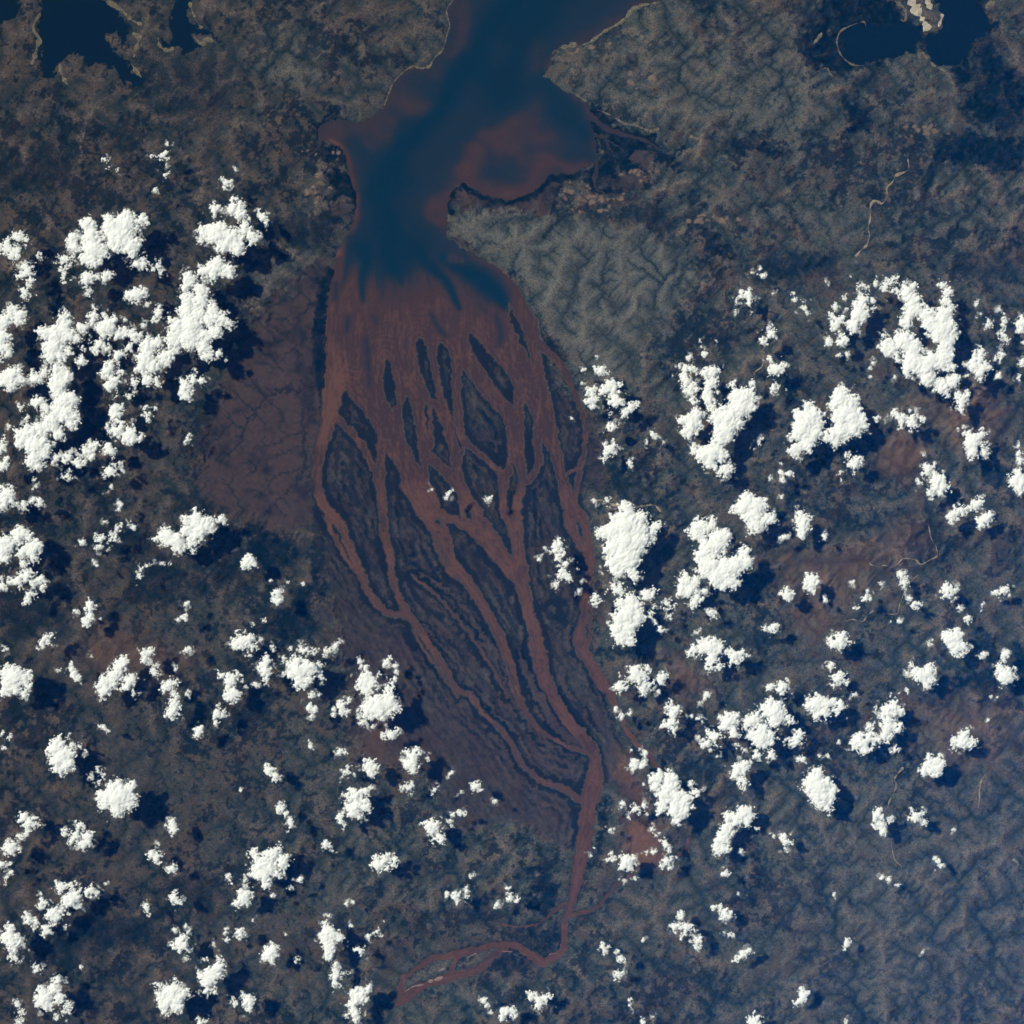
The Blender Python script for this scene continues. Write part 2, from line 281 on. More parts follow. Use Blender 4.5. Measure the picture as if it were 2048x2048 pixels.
 ('veg', .8, 20, '31: -100 0 540 -40 500 200 100 220 -100 240'),
 ('veg', .55, 40, '31: 1300 0 1990 0 1990 200 1500 200'),
 ('veg', .7, 14, '01: 1350 1400 1580 1350 1600 1520 1400 1560'),
 ('veg', .7, 14, '01: 1350 1800 1600 1780 1750 1900 1650 2000 1300 1900'),
 ('veg', .85, 5, '21: -30 60 60 200 140 330 190 470 240 560 330 640 360 740 460 900 480 1010 440 900 380 800 300 720 220 640 190 500 130 350 30 190 -60 110'),
]
COVER_LINE = [
 ('mud', .9, '12: 1230 460 10 1400 560 14 1560 720 14 1700 900 12 1830 1100 12 1910 1260 10'),
 ('mud', .8, '12: 1500 760 10 1640 920 12 1760 1080 12 1880 1300 12 / 22: 40 1480 12 140 1640 12 300 1760 12 480 1850 10'),
 ('mud', .8, '12: 1260 860 10 1400 1000 12 1540 1180 12 1640 1320 12 1760 1450 12 1932 1640 10'),
 ('mud', .8, '22: -60 1150 10 20 1380 12 100 1560 12 220 1720 12 380 1800 10'),
 ('mud', .8, '22: 60 1040 10 110 1160 12 180 1330 12 260 1480 12 380 1620 12 480 1730 10'),
 ('mud', .7, '22: 320 1340 8 380 1430 10 470 1560 10 560 1680 10 640 1830 8'),
 ('mud', .7, '22: 620 1300 8 690 1460 10 760 1620 12 830 1760 12 920 1900 10'),
 ('mud', .7, '12: 1220 1060 8 1330 1220 10 1420 1400 10 1560 1560 10 1750 1740 10 1932 1900 10'),
 ('rust', .8, '11: 1932 190 10 1870 120 10 1790 60 8'),
 ('veg', 1.0, '20: 0 1525 60 90 1492 66 180 1445 80 250 1388 80 310 1340 66 400 1345 60 500 1312 60'),
 ('veg', 1.0, '10: 1932 1530 58 1840 1526 58 1740 1510 56 1650 1464 52 1570 1410 50 1505 1430 44 1464 1500 40 1456 1600 34'),
 ('veg', .8, '30: 1250 1200 40 1200 1400 60 1160 1500 50 1160 1660 26 1240 1770 22'),
 ('veg', .8, '20: 240 1470 26 300 1560 40 380 1640 40 300 1720 40 230 1800 30'),
 ('veg', .7, '31: 1900 1100 30 1800 1280 36 1700 1400 30 1660 1480 26'),
 ('veg', .7, '31: 860 1690 24 1000 1660 26 1150 1620 22'),
 ('veg', .7, '32: 220 380 20 400 385 18 560 380 22 760 370 18'),
 ('veg', .7, '32: 940 50 20 1000 20 22 1100 14 20'),
 ('veg', .8, '32: 560 150 20 700 110 30 870 90 20'),
 ('veg', .7, '21: 1250 30 26 1220 110 26 1110 250 30 1080 340 22 1060 470 14 980 560 10'),
 ('veg', .7, '21: 1290 60 18 1260 200 22 1210 260 14 1205 340 10'),
 ('veg', .7, '21: 220 -10 14 210 90 10'),
 ('veg', .6, '21: 500 120 22 480 260 24 430 400 20 380 480 12'),
 ('veg', .6, '21: 600 200 26 680 270 30 740 350 20 800 420 12'),
 ('veg', .6, '21: 720 600 24 800 660 22 880 720 14'),
 ('veg', .6, '21: 1320 520 26 1240 650 26 1200 740 18'),
 ('veg', .7, '10: 1800 1690 26 1932 1660 20 / 20: 100 1650 30 200 1640 26'),
 ('veg', .7, '33: 1600 1200 40 1690 1310 34 1680 1420 24 1640 1500 16 1540 1540 10'),
 ('veg', .7, '33: 1690 1310 24 1800 1270 18 1920 1260 12'),
 ('veg', .7, '33: 1690 1430 22 1770 1460 16 1830 1540 10'),
 ('veg', .7, '33: 1680 1440 20 1720 1560 16 1790 1650 10'),
 ('veg', .6, '33: 1290 1470 24 1290 1540 16 1330 1610 10'),
 ('veg', .6, '33: 1290 1500 18 1220 1560 14 1180 1600 10'),
 ('veg', .6, '33: 1240 1300 18 1330 1340 12 1400 1280 10'),
 ('veg', .8, '11: 525 965 18 430 985 22 340 1010 20 200 1010 14 80 1060 14 0 1150 14 / 01: 1860 1260 12 1830 1400 10'),
 ('veg', .7, '11: 345 1010 16 345 1200 18 370 1400 18 360 1640 18 240 1780 12 120 1860 10'),
 ('veg', .7, '11: 480 340 30 380 400 26 270 520 14 210 640 9'),
 ('veg', .7, '11: 460 650 16 330 670 14 230 740 10 150 840 8'),
 ('veg', .7, '11: 350 1590 14 200 1640 12 40 1770 9'),
 ('veg', .7, '11: 350 1330 12 180 1410 10 30 1440 8'),
 ('veg', .7, '11: 340 1440 12 180 1500 10 20 1580 8'),
 ('veg', .9, '11: 545 120 46 510 280 50 490 450 60 480 650 62 480 850 60 500 1000 40'),
 ('veg', .6, '12: 500 0 60 470 120 50 450 300 50 430 420 40'),
 ('veg', .8, '12: 1120 450 26 1200 640 60 1280 740 60 1390 800 60'),
 ('veg', .8, '12: 1440 940 26 1500 1000 50 1560 1080 36 1610 1120 16'),
 ('veg', .7, '12: 1180 450 40 1350 540 40 1500 680 40 1640 820 40 1760 960 34 1850 1150 24'),
 ('veg', .7, '12: 1640 320 60 1720 480 40 1830 640 40 1900 820 40 / 22: 60 1150 40 120 1350 40 200 1480 40 330 1620 34 460 1720 24'),
 ('veg', .6, '12: 1150 850 24 1200 1000 20 1300 1150 16 1430 1260 14 1560 1370 14'),
 ('mud', .8, '22: 80 1120 20 140 1280 22 200 1420 22 290 1560 22 400 1680 18 490 1760 14'),
 ('veg', .9, '22: 405 1190 20 400 1290 22 470 1390 26 560 1480 30 610 1580 40 650 1680 26'),
 ('veg', .8, '22: 580 1180 14 640 1300 18 700 1400 24 740 1550 40 790 1700 50 860 1830 30'),
 ('veg', .7, '22: 520 1320 16 540 1410 14'),
 ('veg', .8, '22: 240 900 40 290 1100 36 330 1280 40'),
 ('veg', .7, '22: 30 1560 50 200 1660 40 330 1760 40 480 1860 40 560 1900 30'),
 ('veg', .7, '11: 690 1330 16 720 1480 30 710 1620 36 720 1760 26 800 1900 16'),
 ('veg', .6, '11: 1600 1120 14 1750 1400 18 1800 1560 18'),
]
# suspended mud in the water: (value, chain with half-widths of influence)
SEDIMENT = [
 (.58, '10: 1570 60 70 1570 200 70 1540 320 60 1470 400 50'),
 (.50, '10: 1380 500 60 1330 600 60'),
 (.56, '10: 1120 740 110 1250 790 70'),
 (.52, '10: 1030 960 90 960 1080 80 880 1130 60'),
 (.66, '10: 500 980 90 640 990 90'),
 (.48, '10: 760 960 70 850 1000 60'),
 (.05, '20: 250 60 220 100 250 140 60 480 120 / 10: 1850 650 230 1700 560 150'),
 (.02, '10: 1900 0 220 1780 300 130 1560 560 100 1330 860 100 1150 1120 100 1060 1300 150 960 1450 160 970 1650 190 1040 1800 200 1080 1900 200'),
 (.10, '20: 200 620 90 400 820 90 500 960 60'),
 (.32, '20: 200 350 60 180 550 50'),
 (.60, '20: 130 900 110 300 1000 70'),
 (.72, '10: 1932 1080 190 1720 1080 90'),
 (.74, '10: 1620 1250 110 1480 1400 70 1360 1500 50'),
 (.80, '10: 1560 1340 50 1700 1400 70 1850 1440 60 2000 1420 60 / 20: 150 1370 60 230 1270 60 330 1250 50 420 1280 40 520 1245 36'),
 (.75, '20: 260 1180 50 230 1250 50'),
 (.34, '10: 1900 1230 60 1980 1210 55'),
 (.66, '10: 1340 1480 44 1330 1560 44 1350 1640 40 1400 1720 30 1410 1560 36'),
 (.35, '10: 1150 1650 16 1180 1720 14 1230 1790 10'),
 (.95, '10: 560 1050 24 650 1130 26 700 1250 24 735 1370 24 765 1480 18 755 1600 18 730 1700 24 680 1800 40 630 1900 60'),
 (.40, '10: 770 1500 24 780 1380 30 740 1260 30'),
]
FAN_DARK = [
 (.04, '11: 800 -60 110 830 40 80 805 150 34 800 250 22 808 340 12'),
 (.06, '11: 1090 -40 40 1095 60 24 1100 200 12'),
 (.05, '11: 1200 -60 120 1270 30 70 1340 110 50 1450 230 34 1540 400 18'),
 (.03, '11: 1420 40 60 1560 110 90 1700 200 110 1820 290 90 1880 370 40'),
 (.30, '11: 600 200 22 590 330 20'),
 (.35, '11: 920 80 18 920 220 12'),
 (.45, '11: 890 450 16 915 520 14'),
 (.40, '11: 840 620 20 850 800 26 850 980 22'),
 (.35, '11: 690 480 22 680 580 16'),
 (.30, '11: 1310 430 14 1360 520 18 1440 600 10'),
 (.35, '11: 1800 450 20 1850 560 30 1830 660 20'),
 (.45, '11: 1680 370 16 1740 450 12'),
 (.80, '11: 1480 30 40 1560 50 30'),
 (.98, '11: 600 700 70 620 900 80 590 1100 70 500 1400 60'),
]
# clouds: 'tile: x y r ...' lobes; flag w = thin and wispy; optional label and short name for neighbours to refer to
CLOUDS = [
 ('11: 1452 1797 22 1476 1782 16 1440 1830 12', '', 'small bright tick-shaped cloud over the dark spindle island in the middle of the delta', 'tick-shaped delta cloud'),
 ('11: 1755 1832 18 1772 1812 11', '', 'tiny faint cloud over the diamond-shaped delta island, east of the tick-shaped cloud', 'faint delta cloud'),
 ('11: 1325 1765 11', '', 'tiny speck of cloud over the red channel just west of the tick-shaped delta cloud', 'delta speck'),
 ('00: 1235 1155 36 1195 1190 16 1140 1165 22', 'w'), ('00: 1260 1080 20', 'w'), ('00: 1250 1310 26 1240 1240 18', 'w'), ('00: 785 1200 28 820 1262 15 872 1277 18', 'w'),
 ('00: 1170 1430 18', 'w'), ('00: 1700 1375 26 1690 1415 18 1735 1365 16 1670 1350 14', '', 'lone little Y-shaped cloud north of the western clouds', 'Y-shaped cloud'), ('00: 1775 1275 15', 'w'),
 ('00: 545 1800 48 660 1690 55 690 1790 78 700 1880 85 850 1700 82 900 1790 105 955 1680 82 985 1850 78 1070 1650 38 555 1860 45 760 1900 50 / 01: 700 20 62 640 12 30', '', 'big blocky cloud with pointed top, highest large cloud in the west', 'blocky pointed-top cloud'),
 ('00: 130 1780 50 60 1850 55 20 1880 45 110 1910 55 190 1810 30 / 01: 90 0 40', 'w', 'broad ragged grey-white cloud at the western edge beside the blocky pointed-top cloud', 'ragged cloud at the western edge'),
 ('00: 1620 1580 40 1770 1555 55 1815 1620 45 1530 1745 40 1500 1810 24 1640 1760 88 1740 1790 80 1850 1720 45 1905 1780 45 1790 1870 55 1680 1850 50', '', 'fluffy broken cloud with a dark gap across its upper half', 'broken cloud with a dark gap'),
 ('10: 40 1630 34 70 1672 20 20 1610 20', ''), ('00: 290 1920 26', 'w'), ('10: 45 1840 14 10 1780 18', 'w'),
 ('01: 190 110 62 150 130 45 220 170 45 190 260 40 180 290 38 230 90 28', 'w', 'ragged upright wisp of cloud with a wide dark shadow on its east side', 'ragged upright wisp'),
 ('01: 480 20 40 540 15 30 470 110 34 470 170 28 515 60 24', 'w'), ('01: 1050 45 45 1005 50 28 1085 60 26', ''), ('01: 1180 70 36 1150 90 18 1200 120 18 1250 120 12', 'w'),
 ('01: 655 165 52 722 150 24 795 145 38', '', 'peanut-shaped bright cloud of two round knobs and a thin neck', 'peanut-shaped cloud'), ('01: 670 262 22 655 290 16', 'w'),
 ('01: 1010 290 56 1060 275 36 970 285 36 1030 330 32', ''), ('01: 1102 360 20', ''),
 ('01: 1640 60 56 1600 110 72 1530 110 44 1720 110 46 1420 165 50 1410 230 34 1510 260 55 1510 330 66 1400 330 50 1410 420 66 1480 440 56 1440 520 84 1590 470 64 1680 480 46 1722 505 28 1600 400 44 1620 570 54 1430 620 84 1530 690 52 1560 760 34 1650 740 26 1540 600 44 1340 540 60 1290 480 34 1305 620 62', '', 'largest western cloud, a tall towering mass with a long dark shadow to the east', 'tall towering mass'),
 ('01: 1245 765 58 1320 705 46 1105 675 56 1180 655 44 1095 770 72 1065 840 44 1150 830 50 1110 930 38 1180 950 26', '', 'lumpy cloud pressed against the foot of the tall towering mass on its west', 'lumpy cloud under the towering mass'),
 ('01: 1390 1000 46 1380 950 32 1400 1055 32 1450 930 34 1520 940 24 1470 860 18', '', 'hook-shaped broken cloud at the edge of the red western mudflat', 'hook-shaped cloud by the mudflat'),
 ('01: 810 520 62 770 560 42 850 490 36 790 590 26', ''), ('01: 890 590 44 940 570 30', ''), ('01: 1015 610 40 1040 590 26 980 680 28 980 570 24', ''), ('01: 740 660 40 790 690 26 710 700 26', ''),
 ('01: 1190 430 34 1190 380 20 1160 480 22', ''), ('01: 1082 525 24', ''), ('01: 945 480 22', ''), ('01: 690 450 36 712 400 22 690 500 26', ''), ('01: 778 442 20', ''),
 ('01: 470 470 48 480 540 62 420 600 72 330 580 44 400 680 72 370 750 54 520 600 54 610 540 40 560 620 34 450 760 44 510 715 30', '', 'wide mottled cloud bank with bluish hollows in the middle of the western cluster', 'mottled cloud bank'),
 ('01: 870 760 42 830 830 46 790 880 46 860 930 40 820 980 38 912 735 24 890 880 24', '', 'slanting cloud with a single brilliant round knob at its lower end', 'slanting cloud with a bright knob'),
 ('01: 600 790 38 612 700 18', ''), ('01: 1010 940 36 940 940 22', 'w'), ('01: 960 1050 26 1000 1030 18 870 1040 18', 'w'),
 ('01: 150 440 44 110 400 30 40 470 54 0 510 40 130 490 32 60 430 34', '', 'cloud at the western edge shaped like a flat wedge, above the long edge column', 'flat wedge cloud'),
 ('01: 20 600 54 20 690 46 60 730 28 0 650 50 0 770 20', ''),
 ('01: 90 900 72 40 940 54 150 930 36 80 970 46 20 920 40', '', 'squarish cloud joined to the western edge beside a serpentine cloud', 'squarish edge cloud'),
 ('01: 260 920 50 330 880 32 430 860 50 440 960 74 500 910 40 430 1010 54 480 1100 76 540 1080 44 500 1190 74 420 1170 46 380 1250 64 540 1260 44 300 1310 54 440 1340 42 200 1340 62 160 1400 46 270 1430 84 330 1480 46 250 1530 66 280 1580 36 345 1430 36 130 1330 26', '', 'long serpentine cloud running down the west with a heavy rounded lower end', 'serpentine cloud'),
 ('01: 290 1100 46 250 1110 26 340 1150 30 310 1200 22', ''), ('01: 150 1140 28', 'w'), ('01: 200 1225 24', ''), ('01: 60 1280 22', 'w'),
 ('01: 430 1520 36 400 1550 22', ''), ('01: 500 1510 32 490 1550 26', ''), ('01: 395 1430 22', ''), ('01: 560 1470 14', 'w'), ('01: 590 1560 36 552 1550 18 622 1560 18', ''),
 ('01: 640 1470 38 700 1430 36 735 1420 16', ''), ('01: 690 1512 26', ''), ('01: 820 1470 40 800 1435 24 850 1505 20', ''), ('01: 900 1560 18', 'w'), ('01: 830 1620 44 800 1640 18', ''), ('01: 918 1610 18', 'w'),
 ('01: 870 1150 42 870 1205 42 838 1180 26', ''), ('01: 810 1275 26', ''), ('01: 870 1320 48 900 1270 28 980 1360 56 960 1390 34 1030 1360 26 980 1310 36', '', 'double-lobed cloud casting an oval shadow, just south-east of the serpentine cloud', 'double-lobed cloud'),
 ('01: 1105 1210 32 1090 1145 26', 'w'), ('01: 1160 1150 18', 'w'), ('01: 1415 1382 20 1425 1350 12 1395 1402 10', ''), ('01: 830 1740 17', ''), ('01: 510 1670 30 510 1622 18 470 1660 12', 'w'), ('01: 250 1690 22 262 1740 20', 'w'),
 ('01: 50 1790 56 80 1835 36 30 1850 46 20 1760 26 100 1860 18 10 1890 28', '', 'rounded cauliflower cloud at the western edge with a tail of small puffs beside it', 'cauliflower edge cloud'),
 ('01: 170 1870 32 180 1910 22', ''), ('01: 240 1850 26', ''), ('01: 292 1860 30', ''), ('01: 900 1870 22 890 1908 20', ''), ('01: 10 1440 36 20 1385 18', ''), ('01: 40 1550 32 10 1580 36', ''),
 ('02: 150 170 62 212 190 30 120 190 32 / 02: 30 230 58 20 290 56 70 250 42 20 350 36', '', 'puffy edge cloud bent like a boomerang, with a dark hollow under it', 'boomerang cloud'),
 ('02: 240 280 60 160 310 38 250 330 42 272 230 32 300 255 22 200 290 42', '', 'chunky bright cloud beside a blue-grey veil, just east of the boomerang cloud', 'chunky cloud with a veil'), ('02: 172 390 28', ''),
 ('02: 210 480 50 130 530 42 80 520 32 160 490 28 235 530 24', '', 'lumpy horizontal cloud above a large dark shadow near the western edge', 'lumpy horizontal cloud'), ('02: 290 520 32 330 530 18 312 570 28', ''),
 ('02: 210 640 33 190 680 23 250 630 16', ''), ('02: 10 560 28 0 510 18 40 580 13', ''),
 ('02: 1480 60 56 1400 70 36 1560 90 54 1500 130 66 1400 140 42 1590 140 26 1480 190 46 1430 230 28 1450 300 16 1480 8 28 / 02: 1260 180 56 1310 220 66 1220 150 30 1350 260 46 1182 200 26 1250 230 36 1370 295 22', '', 'bright two-part cloud shaped like a bow tie, south of the red western mudflat', 'bow-tie cloud'),
 ('02: 1670 55 33 1630 60 14 1702 70 12', ''), ('02: 760 190 36 720 190 18', 'w'), ('02: 838 190 32', 'w'), ('02: 740 265 26', ''), ('02: 820 280 20', 'w'), ('02: 888 210 17', 'w'),
 ('02: 910 115 28 880 120 26 858 150 16', 'w'), ('02: 960 90 20', 'w'), ('02: 1000 115 20', ''), ('02: 790 75 16', 'w'), ('02: 612 230 24', ''), ('02: 708 385 13 690 365 11 727 402 10', ''),
 ('02: 1060 430 22 1050 492 26 1092 408 18 1045 465 18', 'w', 'thin ring-shaped wisp of cloud over dark green wetland', 'ring-shaped wisp'), ('02: 1215 390 20 1270 396 16', 'w'),
 ('02: 1870 370 42 1850 400 30 1912 390 26', ''), ('02: 675 712 36 690 790 36 640 828 34 672 750 26 670 682 14', '', 'upright crooked cloud like the figure two, alone over brown fields', 'crooked upright cloud'), ('02: 572 755 17', ''),
 ('02: 350 960 36 318 1000 25 382 940 22 290 1030 15', ''), ('02: 18 1030 23 52 1050 11', 'w'), ('02: 1410 690 19', ''), ('02: 1380 805 23 1400 782 12', ''), ('02: 1335 817 18', ''), ('02: 1410 1045 23 1388 1060 14 1430 1030 13', ''),
 ('02: 1830 980 56 1890 970 36 1760 985 26 1900 1020 26 1800 910 15 1870 1082 14 1790 1005 32', '', 'batlike spread cloud with pointed corners, west of the two side-by-side bright clouds', 'spread cloud with pointed corners'),
 ('02: 100 1250 86 40 1220 46 182 1250 46 60 1300 56 110 1340 42 28 1360 36 180 1365 19 192 1310 24', '', 'large round lumpy cloud touching the western edge with a big shadow to the south-east', 'round lumpy edge cloud'),
 ('02: 530 1190 26 550 1232 30 570 1260 22 592 1240 19 530 1162 19', ''), ('02: 435 1190 18', 'w'), ('02: 690 1085 14', 'w'),
 ('02: 900 1170 56 860 1230 46 930 1122 36 790 1280 56 780 1340 46 850 1290 36 740 1312 26 768 1380 26', '', 'tall slanted cloud leaning to the upper east, with a smaller cloud at its side', 'tall slanted cloud'),
 ('02: 970 1280 42 950 1320 36 990 1242 26 1010 1372 13', ''), ('02: 1080 1060 27 1130 1060 27 1090 1110 32', ''), ('02: 1120 1150 27 1180 1150 22', 'w'), ('02: 1160 1210 32 1140 1242 22', 'w'),
 ('02: 1260 1310 42 1300 1282 25 1212 1330 12', ''), ('02: 1232 1360 19', ''), ('02: 1350 1290 17', 'w'), ('02: 1310 1450 42 1300 1510 46 1270 1530 26 1320 1392 27', '', 'tadpole-shaped cloud broad at the bottom with a thin bent top', 'tadpole cloud'), ('02: 1410 1370 23', 'w'), ('02: 1318 1188 17', ''),
 ('02: 1740 1270 46 1720 1340 36 1730 1390 46 1770 1380 36 1790 1230 16', '', 'upright hourglass-shaped cloud with a string of puffs curving down its east side', 'hourglass cloud'), ('02: 1660 1230 24', ''), ('02: 1820 1270 16 1850 1320 16', 'w'),
 ('02: 1630 1520 30 1622 1592 26 1625 1555 16', ''), ('02: 1672 1530 26 1690 1508 16', ''), ('02: 1640 1460 14', 'w'), ('02: 1490 1650 32 1480 1690 22 1512 1662 22', ''), ('02: 780 1630 23 802 1656 16 745 1620 11', ''),
 ('02: 430 1760 52 390 1800 42 440 1710 26 470 1830 56 520 1830 42 430 1880 52 500 1900 56 420 1940 36 450 1960 30', '', 'upright cloud of stacked round heads above the big round cauliflower cloud', 'cloud of stacked heads'), ('02: 535 1765 28 510 1700 16', 'w'), ('02: 595 1770 24 640 1810 15', 'w'),
 ('03: 680 70 23', 'w'), ('03: 770 70 27 742 20 20 738 112 18', 'w'), ('02: 10 1670 18', 'w'), ('02: 70 1700 22', 'w'), ('02: 15 1790 20', 'w'), ('02: 1905 850 17', 'w'),
 ('12: 70 1130 42 70 1200 46 80 1250 30 60 1170 36 32 1180 26', '', 'smooth upright oval cloud immediately west of the widest bright cloud below the mudflat', 'smooth upright oval cloud'), ('12: 125 1040 19 120 1015 10', ''),
 ('12: 320 1200 80 290 1150 54 380 1190 54 330 1290 46 302 1315 30 430 1210 36 380 1270 36 300 1110 30', '', 'wide bright cloud below the tip of the western mudflat, with puffs on its east', 'wide bright cloud below the mudflat'),
 ('12: 470 1160 32 480 1250 26 470 1205 22', ''), ('12: 380 1050 32 350 1040 26 442 1060 16', ''), ('12: 320 1010 18', 'w'), ('12: 210 1100 18 205 1130 11', ''), ('12: 200 1222 15', 'w'), ('12: 258 1035 15', ''), ('12: 0 1310 22', ''),
 ('12: 525 1050 22 600 1010 26 560 1042 16 520 1076 14 622 988 13', '', 'small bow-shaped cloud over bare red ground at the south end of the mudflat', 'bow-shaped cloud'),
 ('12: 410 1380 25 470 1380 20', ''), ('12: 400 1470 28 440 1500 25 410 1540 18', ''), ('12: 650 1470 36 690 1425 18 640 1510 22 680 1512 22', ''), ('12: 580 1490 16 580 1535 16', ''),
 ('12: 830 1250 46 800 1300 46 870 1300 46 830 1350 46 920 1232 16', '', 'bright cloud squarely above a flat-bottomed wider one, near the delta plain', 'upper of two stacked bright clouds'), ('12: 835 1175 24 790 1172 17', ''), ('12: 775 1130 19', ''),
 ('12: 930 1470 86 860 1510 56 1000 1440 66 1040 1480 36 870 1440 46 1000 1370 36 1020 1320 26 940 1540 30 830 1480 36 1010 1530 24 1030 1272 15', '', 'large cloud with a chimney rising at its east end and a square shadow beside it', 'large chimney-ended cloud'),
 ('12: 985 1140 26 1010 1102 14 960 1160 14', ''), ('12: 1050 1160 20 1062 1208 16', ''), ('12: 1020 1680 33 962 1690 24 1060 1660 20 988 1660 18', ''), ('12: 770 1552 17', ''), ('12: 800 1595 21', ''), ('12: 885 1620 19', ''), ('12: 765 1500 14', ''),
 ('12: 630 1810 26 612 1828 16 670 1810 12', ''), ('12: 410 1770 16 396 1732 8 430 1796 10', ''), ('12: 155 620 33 150 670 28 170 600 18 130 662 17', ''), ('12: 100 520 14', 'w'), ('12: 350 540 13', ''), ('12: 232 530 14', 'w'), ('12: 60 826 16', 'w'), ('12: 30 966 14', ''),
 ('12: 1180 1850 46 1170 1900 56 1202 1810 30 1140 1822 22 1180 1940 30', ''), ('12: 1100 1880 18', 'w'), ('12: 860 1900 42 840 1930 36 870 1960 36 895 1925 24 885 1985 16', ''), ('12: 1297 1870 15', ''),
 ('13: 670 30 32 692 8 22 660 62 16', 'w'), ('13: 738 50 11', ''), ('13: 110 30 32 140 70 27 130 95 15 90 8 26', ''),
 ('22: 350 240 38 330 290 36 370 300 26 302 290 17 350 352 26 / 22: 410 390 27 370 440 32 402 480 36 350 490 22 432 490 20 345 540 18 335 570 10', '', 'irregular two-lobed cloud over the delta between two red channels, shadow touching the river', 'cloud between the red channels'),
 ('22: 250 277 15', ''), ('22: 205 360 15 218 332 9', ''), ('22: 500 597 17', ''), ('22: 530 525 11', 'w'), ('22: 490 430 11', 'w'), ('22: 630 655 35', '', 'small round puff on the bank where the outer red channel narrows', 'round puff at the channel'),
 ('22: 870 100 104 800 60 56 770 150 76 700 150 46 660 155 22 850 230 112 760 280 66 950 220 84 870 340 112 760 380 56 800 430 54 900 430 54 930 480 36 960 130 66 980 40 46 960 340 26 870 10 56 860 -40 46', '', 'huge bright cloud on the east bank of the delta, deep shadow at its south-east', 'huge cloud on the east bank'),
 ('22: 1060 140 42 1090 100 28 1042 190 36 1065 225 18', ''),
 ('22: 800 580 54 740 580 22 842 600 27 770 555 27', 'w', 'thinner greyish cloud sandwiched between two huge bright clouds on the east bank', 'thin sandwiched cloud'),
 ('22: 900 670 46 830 690 42 940 720 42 880 770 84 820 800 56 950 800 54 800 880 56 880 880 56 830 950 56 890 970 36 780 905 26 790 970 26', '', 'tall bright cloud on the east bank with a broad oval shadow under it', 'tall cloud with an oval shadow'),
 ('22: 1020 630 46 980 642 22 1070 600 22', ''), ('22: 1050 760 26 1040 792 22 1080 830 22 1080 718 14', 'w'), ('22: 1122 882 27 1130 905 17', ''), ('22: 1200 722 32 1168 680 27 1150 742 20', 'w'), ('22: 1190 790 26', 'w'), ('22: 725 832 15', 'w'), ('22: 680 460 13', 'w'),
 ('22: 1550 240 86 1490 250 56 1450 310 56 1430 380 56 1500 400 84 1470 460 44 1600 190 54 1560 180 46 1550 490 72 1620 440 94 1700 400 74 1760 370 54 1770 310 36 1650 520 62 1590 560 34 1700 540 28 1740 280 22', '', 'massive kidney-shaped cloud, biggest east of the huge cloud on the bank', 'massive kidney-shaped cloud'),
 ('22: 1430 110 64 1400 170 50 1490 110 44 1390 90 36 1520 70 26 1350 150 26 1430 205 28', '', 'loosely knit cloud capping the massive kidney-shaped cloud', 'loosely knit cap cloud'),
 ('22: 1310 540 56 1280 600 42 1350 590 54 1320 480 34 1380 520 36 1370 690 38 1410 640 26 1270 530 32', '', 'bright cloud on the south-west flank of the massive kidney-shaped cloud', 'flank cloud'), ('22: 1460 600 22', ''),
 ('22: 1500 760 24 1530 790 20 1470 745 11 1540 750 12', ''),
 ('21: 1790 1850 66 1750 1900 62 1850 1890 74 1690 1922 30 1820 1960 74 1840 2030 56 1820 2080 28 1910 1990 46 1960 1990 36', '', 'solid diamond-shaped cloud, due east across from the thin pale river', 'solid diamond-shaped cloud'),
 ('22: 1500 1020 66 1440 1030 46 1370 1050 36 1350 1062 22 1500 970 27 1560 1030 42 1520 1100 46 1500 1160 36 1570 1172 23 1430 980 25 1590 990 16', '', 'jagged T-shaped cloud paired with a smaller square one to its east', 'jagged T-shaped cloud'),
 ('22: 1690 1090 52 1640 1060 27 1742 1080 27 1670 1130 24', '', 'compact square cloud immediately east of the jagged T-shaped cloud', 'compact square cloud'), ('22: 1410 915 23', 'w'),
 ('22: 940 1210 56 900 1240 36 970 1250 46 1030 1190 16 910 1180 26', '', 'bright rounded cloud over the east bank of the outer channel below the tall cloud', 'rounded cloud on the east bank'), ('22: 1010 1310 40 990 1352 30 1060 1290 18 945 1320 16', ''), ('22: 830 1320 40 790 1320 18', ''), ('22: 820 1230 20', 'w'),
 ('22: 1135 1250 38 1132 1295 22', ''), ('22: 1110 1362 19', ''), ('22: 1215 1520 42 1250 1500 34 1190 1482 22 1190 1440 17 / 22: 1210 1600 40 1160 1610 26 1220 1640 30', '', 'upright cloud of two stacked knobs with a dark shadow to the south-east', 'two-knob upright cloud'), ('22: 1145 1580 14', ''),
 ('22: 830 1542 20 880 1525 18 790 1490 18', '', 'small cloud with three arms lying across the outer red channel', 'three-armed cloud'), ('22: 1475 1380 23 1460 1415 14', ''), ('22: 1420 1440 14', 'w'), ('22: 1410 1560 15 1442 1586 11', ''), ('22: 1355 1545 13', ''),
 ('22: 1640 1580 66 1690 1540 30 1600 1620 34 1680 1660 40 1600 1560 32', ''), ('22: 1820 1570 56 1770 1600 30 1850 1540 34', ''), ('22: 1530 1700 46 1500 1670 30 1550 1750 22', ''), ('22: 1460 1750 33', ''), ('22: 1408 1700 16', ''),
 ('22: 1870 1690 74 1900 1640 36 1820 1690 46 1900 1750 40 1950 1700 40 1945 1740 26 1960 1830 26', '', 'biggest lump in the crowded group of clouds south-east of the delta', 'biggest lump of the crowded group'),
 ('32: 50 1510 76 60 1570 56 20 1450 36 130 1540 26 172 1570 22 -20 1490 46', '', 'bright block of cloud just north of the crowded group, with a ragged east corner', 'bright block cloud'),
